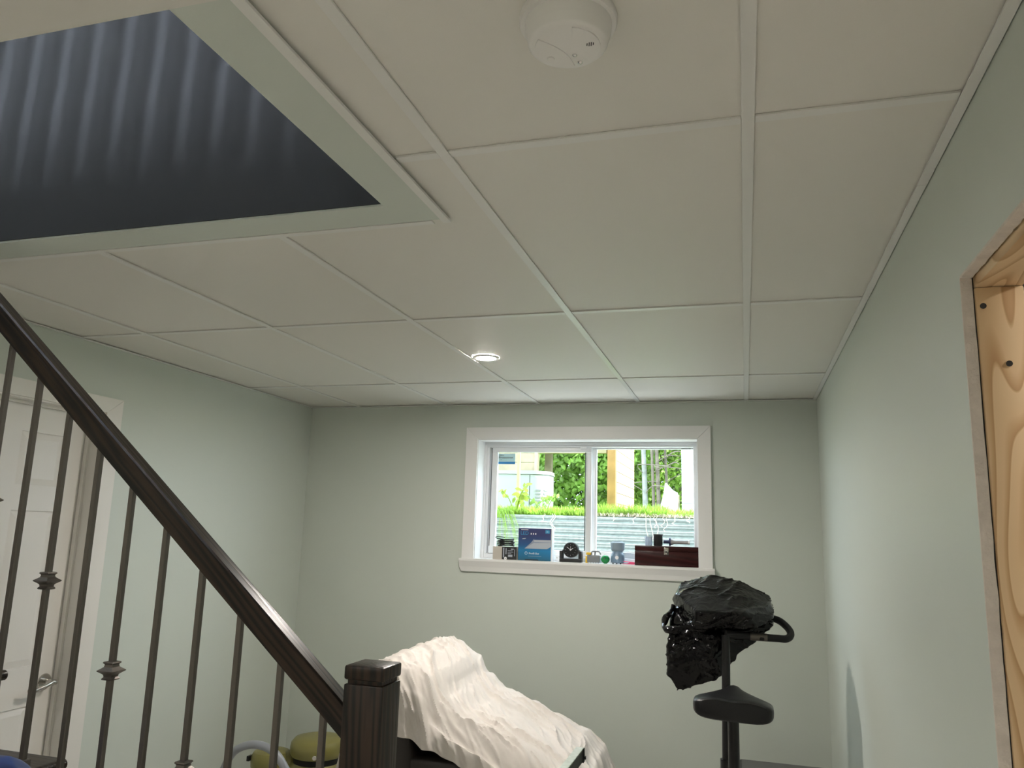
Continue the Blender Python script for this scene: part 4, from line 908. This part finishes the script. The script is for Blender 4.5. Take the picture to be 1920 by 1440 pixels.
# plank screen: post and boards running away from the house
ps = thing('plank_screen', (-1.05, 7.0, GZ), 'wooden plank screen with an orange-brown end post', 'fence')
bx('end_post', 'lumber_orange', ps, -1.090, -1.020, 6.45, 6.52, GZ, 2.9, bev=.003)
for k in range(12): bx('plank', 'cedar_pale', ps, -1.050, -1.023, 6.522, 7.62, 1.735+.089*k, 1.735+.089*k+.084)
bx('back_post', 'lumber_orange', ps, -1.11, -1.052, 7.54, 7.61, GZ, 2.9)
bx('roof_beam', 'cedar_pale', ps, -1.70, -1.10, 6.46, 6.51, 2.235, 2.32)
# white building and white covered heap
wh = thing('white_shed', (.2, 9.6, GZ), 'sunlit white clapboard shed', 'shed')
bx('walls', 'white_siding', wh, -.668, 1.6, 9.05, 11, GZ, 3.9)
for k in range(20): bx('clapboard', 'white_siding', wh, -.676, 1.6, 9.036, 9.05, GZ+.02+.109*k, GZ+.125+.109*k)
bm = BM(); prism(bm, [(8.8, 3.86), (10.0, 4.7), (11.2, 3.86), (11.2, 3.94), (10.0, 4.80), (8.8, 3.94)], 'x', -.9, 1.8); obj('roof', bm, 'grey_plastic', wh)
tp = thing('tarp_heap', (-.80, 8.9, GZ), 'white tarpaulin heap peaked beside the shed', 'tarpaulin')
bm = BM(); hull(bm, [(-.88, 8.6, GZ), (-.70, 8.55, GZ), (-.68, 8.9, GZ), (-.90, 8.9, GZ), (-.865, 8.7, 1.98), (-.835, 8.7, 2.12), (-.815, 8.7, 2.13), (-.785, 8.72, 2.04), (-.73, 8.7, 2.03), (-.69, 8.7, 2.04), (-.84, 8.85, 2.10), (-.7, 8.85, 2.0)])
for e_ in range(2): bmesh.ops.subdivide_edges(bm, edges=bm.edges[:], cuts=2, use_grid_fill=True)
for v in bm.verts: v.co += Vector((noise.noise(v.co*9), noise.noise(v.co*9+Vector((4, 0, 0))), noise.noise(v.co*9+Vector((0, 4, 0)))))*.018
obj('cover', bm, 'white_siding', tp, True)
bm = BM(); tube(bm, [(-.675, 8.55, GZ-.02), (-.675, 8.55, 2.0)], .010, 8); obj('prop_pole', bm, 'bark', tp, True)
# trees
def broadleaf(x, y, h, rx, label, n=17000, s=.030, zlo=.0):
    t = thing('leafy_tree', (x, y, GZ), label, 'tree', 'leafy trees beyond the lawn')
    bm = BM(); tube(bm, smooth_path([(x, y, GZ-.05), (x+.05, y, GZ+h*.4), (x-.04, y+.1, GZ+h*.8)]), [.09-.004*i for i in range(13)], 8); obj('trunk', bm, 'bark', t, True)
    bm = BM()
    for k in range(n):
        while True:
            p = Vector((rnd(-1, 1), rnd(-1, 1), rnd(-1, 1)))
            if p.length < 1: break
        c = 1+.25*noise.noise(p*2.5+Vector((x, y, 0)))
        q = Vector((x+p.x*rx*c, y+p.y*rx*.8*c, GZ+zlo+h*.5+p.z*h*.55))
        if q.z < GZ: q.z = GZ+rnd(0, .4)
        leaf_quad(bm, q, s*rnd(.6, 1.3), Vector((p.x+rnd(-.7, .7), p.y-.4+rnd(-.7, .7), p.z+.4+rnd(-.6, .6))), 1.4)
    obj('foliage', bm, 'leaf', t)
for a in ((-2.2, 11.2, 2.6, 1.25, 'bright green leafy tree behind the heat pump'), (-1.35, 12.2, 3.4, 1.2, 'taller bright green leafy tree behind the plank screen post'), (-3.6, 11.8, 3.6, 1.4, 'leafy tree behind the wooden deck')): broadleaf(*a)
def conifer_mesh(h, seed):
    random.seed(seed); bm = BM()
    for k in range(2600):
        t = random.random()**.8; z = .25+t*(h-.25); R_ = (1-t)*1.15+.12; a = rnd(0, 2*PI); r_ = R_*rnd(.15, 1)
        p = Vector((r_*math.cos(a), r_*math.sin(a), z-.25*r_)); d = Vector((math.cos(a+rnd(-.5, .5)), math.sin(a+rnd(-.5, .5)), -.35+rnd(-.25, .25))).normalized()*rnd(.10, .24); s = Vector((-math.sin(a), math.cos(a), rnd(-.5, .5)))*.022
        v = [bm.verts.new(q) for q in (p-s, p+s, p+d+s*.3, p+d-s*.3)]; bm.faces.new(v)
    return bm
c0 = thing('conifer', (0, 0, GZ)); tr_ = BM(); tube(tr_, [(0, 0, GZ-.05), (0, 0, GZ+5.4)], [.08, .01], 8); obj('trunk', tr_, 'bark', c0, True)
bmc = conifer_mesh(5.6, 3); bmesh.ops.translate(bmc, verts=bmc.verts[:], vec=(0, 0, GZ)); obj('needles', bmc, 'needle', c0)
spots = [(-1.0, 13.2, 1.0), (-.3, 13.8, 1.1), (-1.75, 14.4, 1.2), (.6, 13.4, 1.05), (-2.7, 14.8, 1.25), (-3.8, 15.2, 1.2), (-5.0, 14.8, 1.2), (-.75, 15.4, 1.35), (.1, 15.8, 1.4), (1.6, 14.6, 1.3), (-1.4, 16.6, 1.5), (-2.2, 16.9, 1.5), (-3.2, 17.2, 1.5), (-4.4, 17.4, 1.5), (-6.4, 16.4, 1.5), (1.0, 17.0, 1.5), (2.8, 16, 1.5)]
random.seed(11)
for i, (x, y, s) in enumerate(spots):
    if i == 0: r_ = c0
    else:
        r_ = c0.copy(); COL.objects.link(r_)
        for c_ in c0.children: d_ = c_.copy(); COL.objects.link(d_); d_.parent = r_
    r_.location = (x, y, GZ); r_.rotation_euler = (0, 0, rnd(0, 6)); r_.scale = (s, s, s)
    tag(r_, 'dark conifer in the woodland edge behind the lawn', 'tree', 'conifers behind the lawn')
for x, y, r_, h, m, lab in ((-1.235, 10.2, .030, 4.2, 'birch', 'pale birch trunk right beside the plank screen'), (-1.150, 10.4, .018, 4, 'bark', 'slim brown trunk next to the pale birch'), (-1.085, 10.4, .024, 4, 'bark', 'mottled brown trunk in the middle of the trunk row'), (-1.02, 10.9, .018, 4, 'bark', 'slim brown trunk beside the white tarpaulin heap')):
    t = thing('tree_trunk', (x, y, GZ), lab, 'tree')
    bm = BM(); tube(bm, smooth_path([(x+.02, y, GZ-.05), (x, y, GZ+.6), (x-.02, y, GZ+1.5), (x+.02, y, GZ+h)]), [r_*1.4]+[r_*(1.25-.035*k) for k in range(18)], 12); obj('trunk', bm, m, t, True)
    for k in range(5):
        z = GZ+.35+rnd(0, 1.2); a = rnd(-.8, .8); bm = BM(); tube(bm, smooth_path([(x, y, z), (x+.25*math.sin(a)+.1*(-1)**k, y-.1, z+.12), (x+.35*(-1)**k, y-.12, z+.10)], 3), .006, 5); obj('branch', bm, 'bark', t, True)
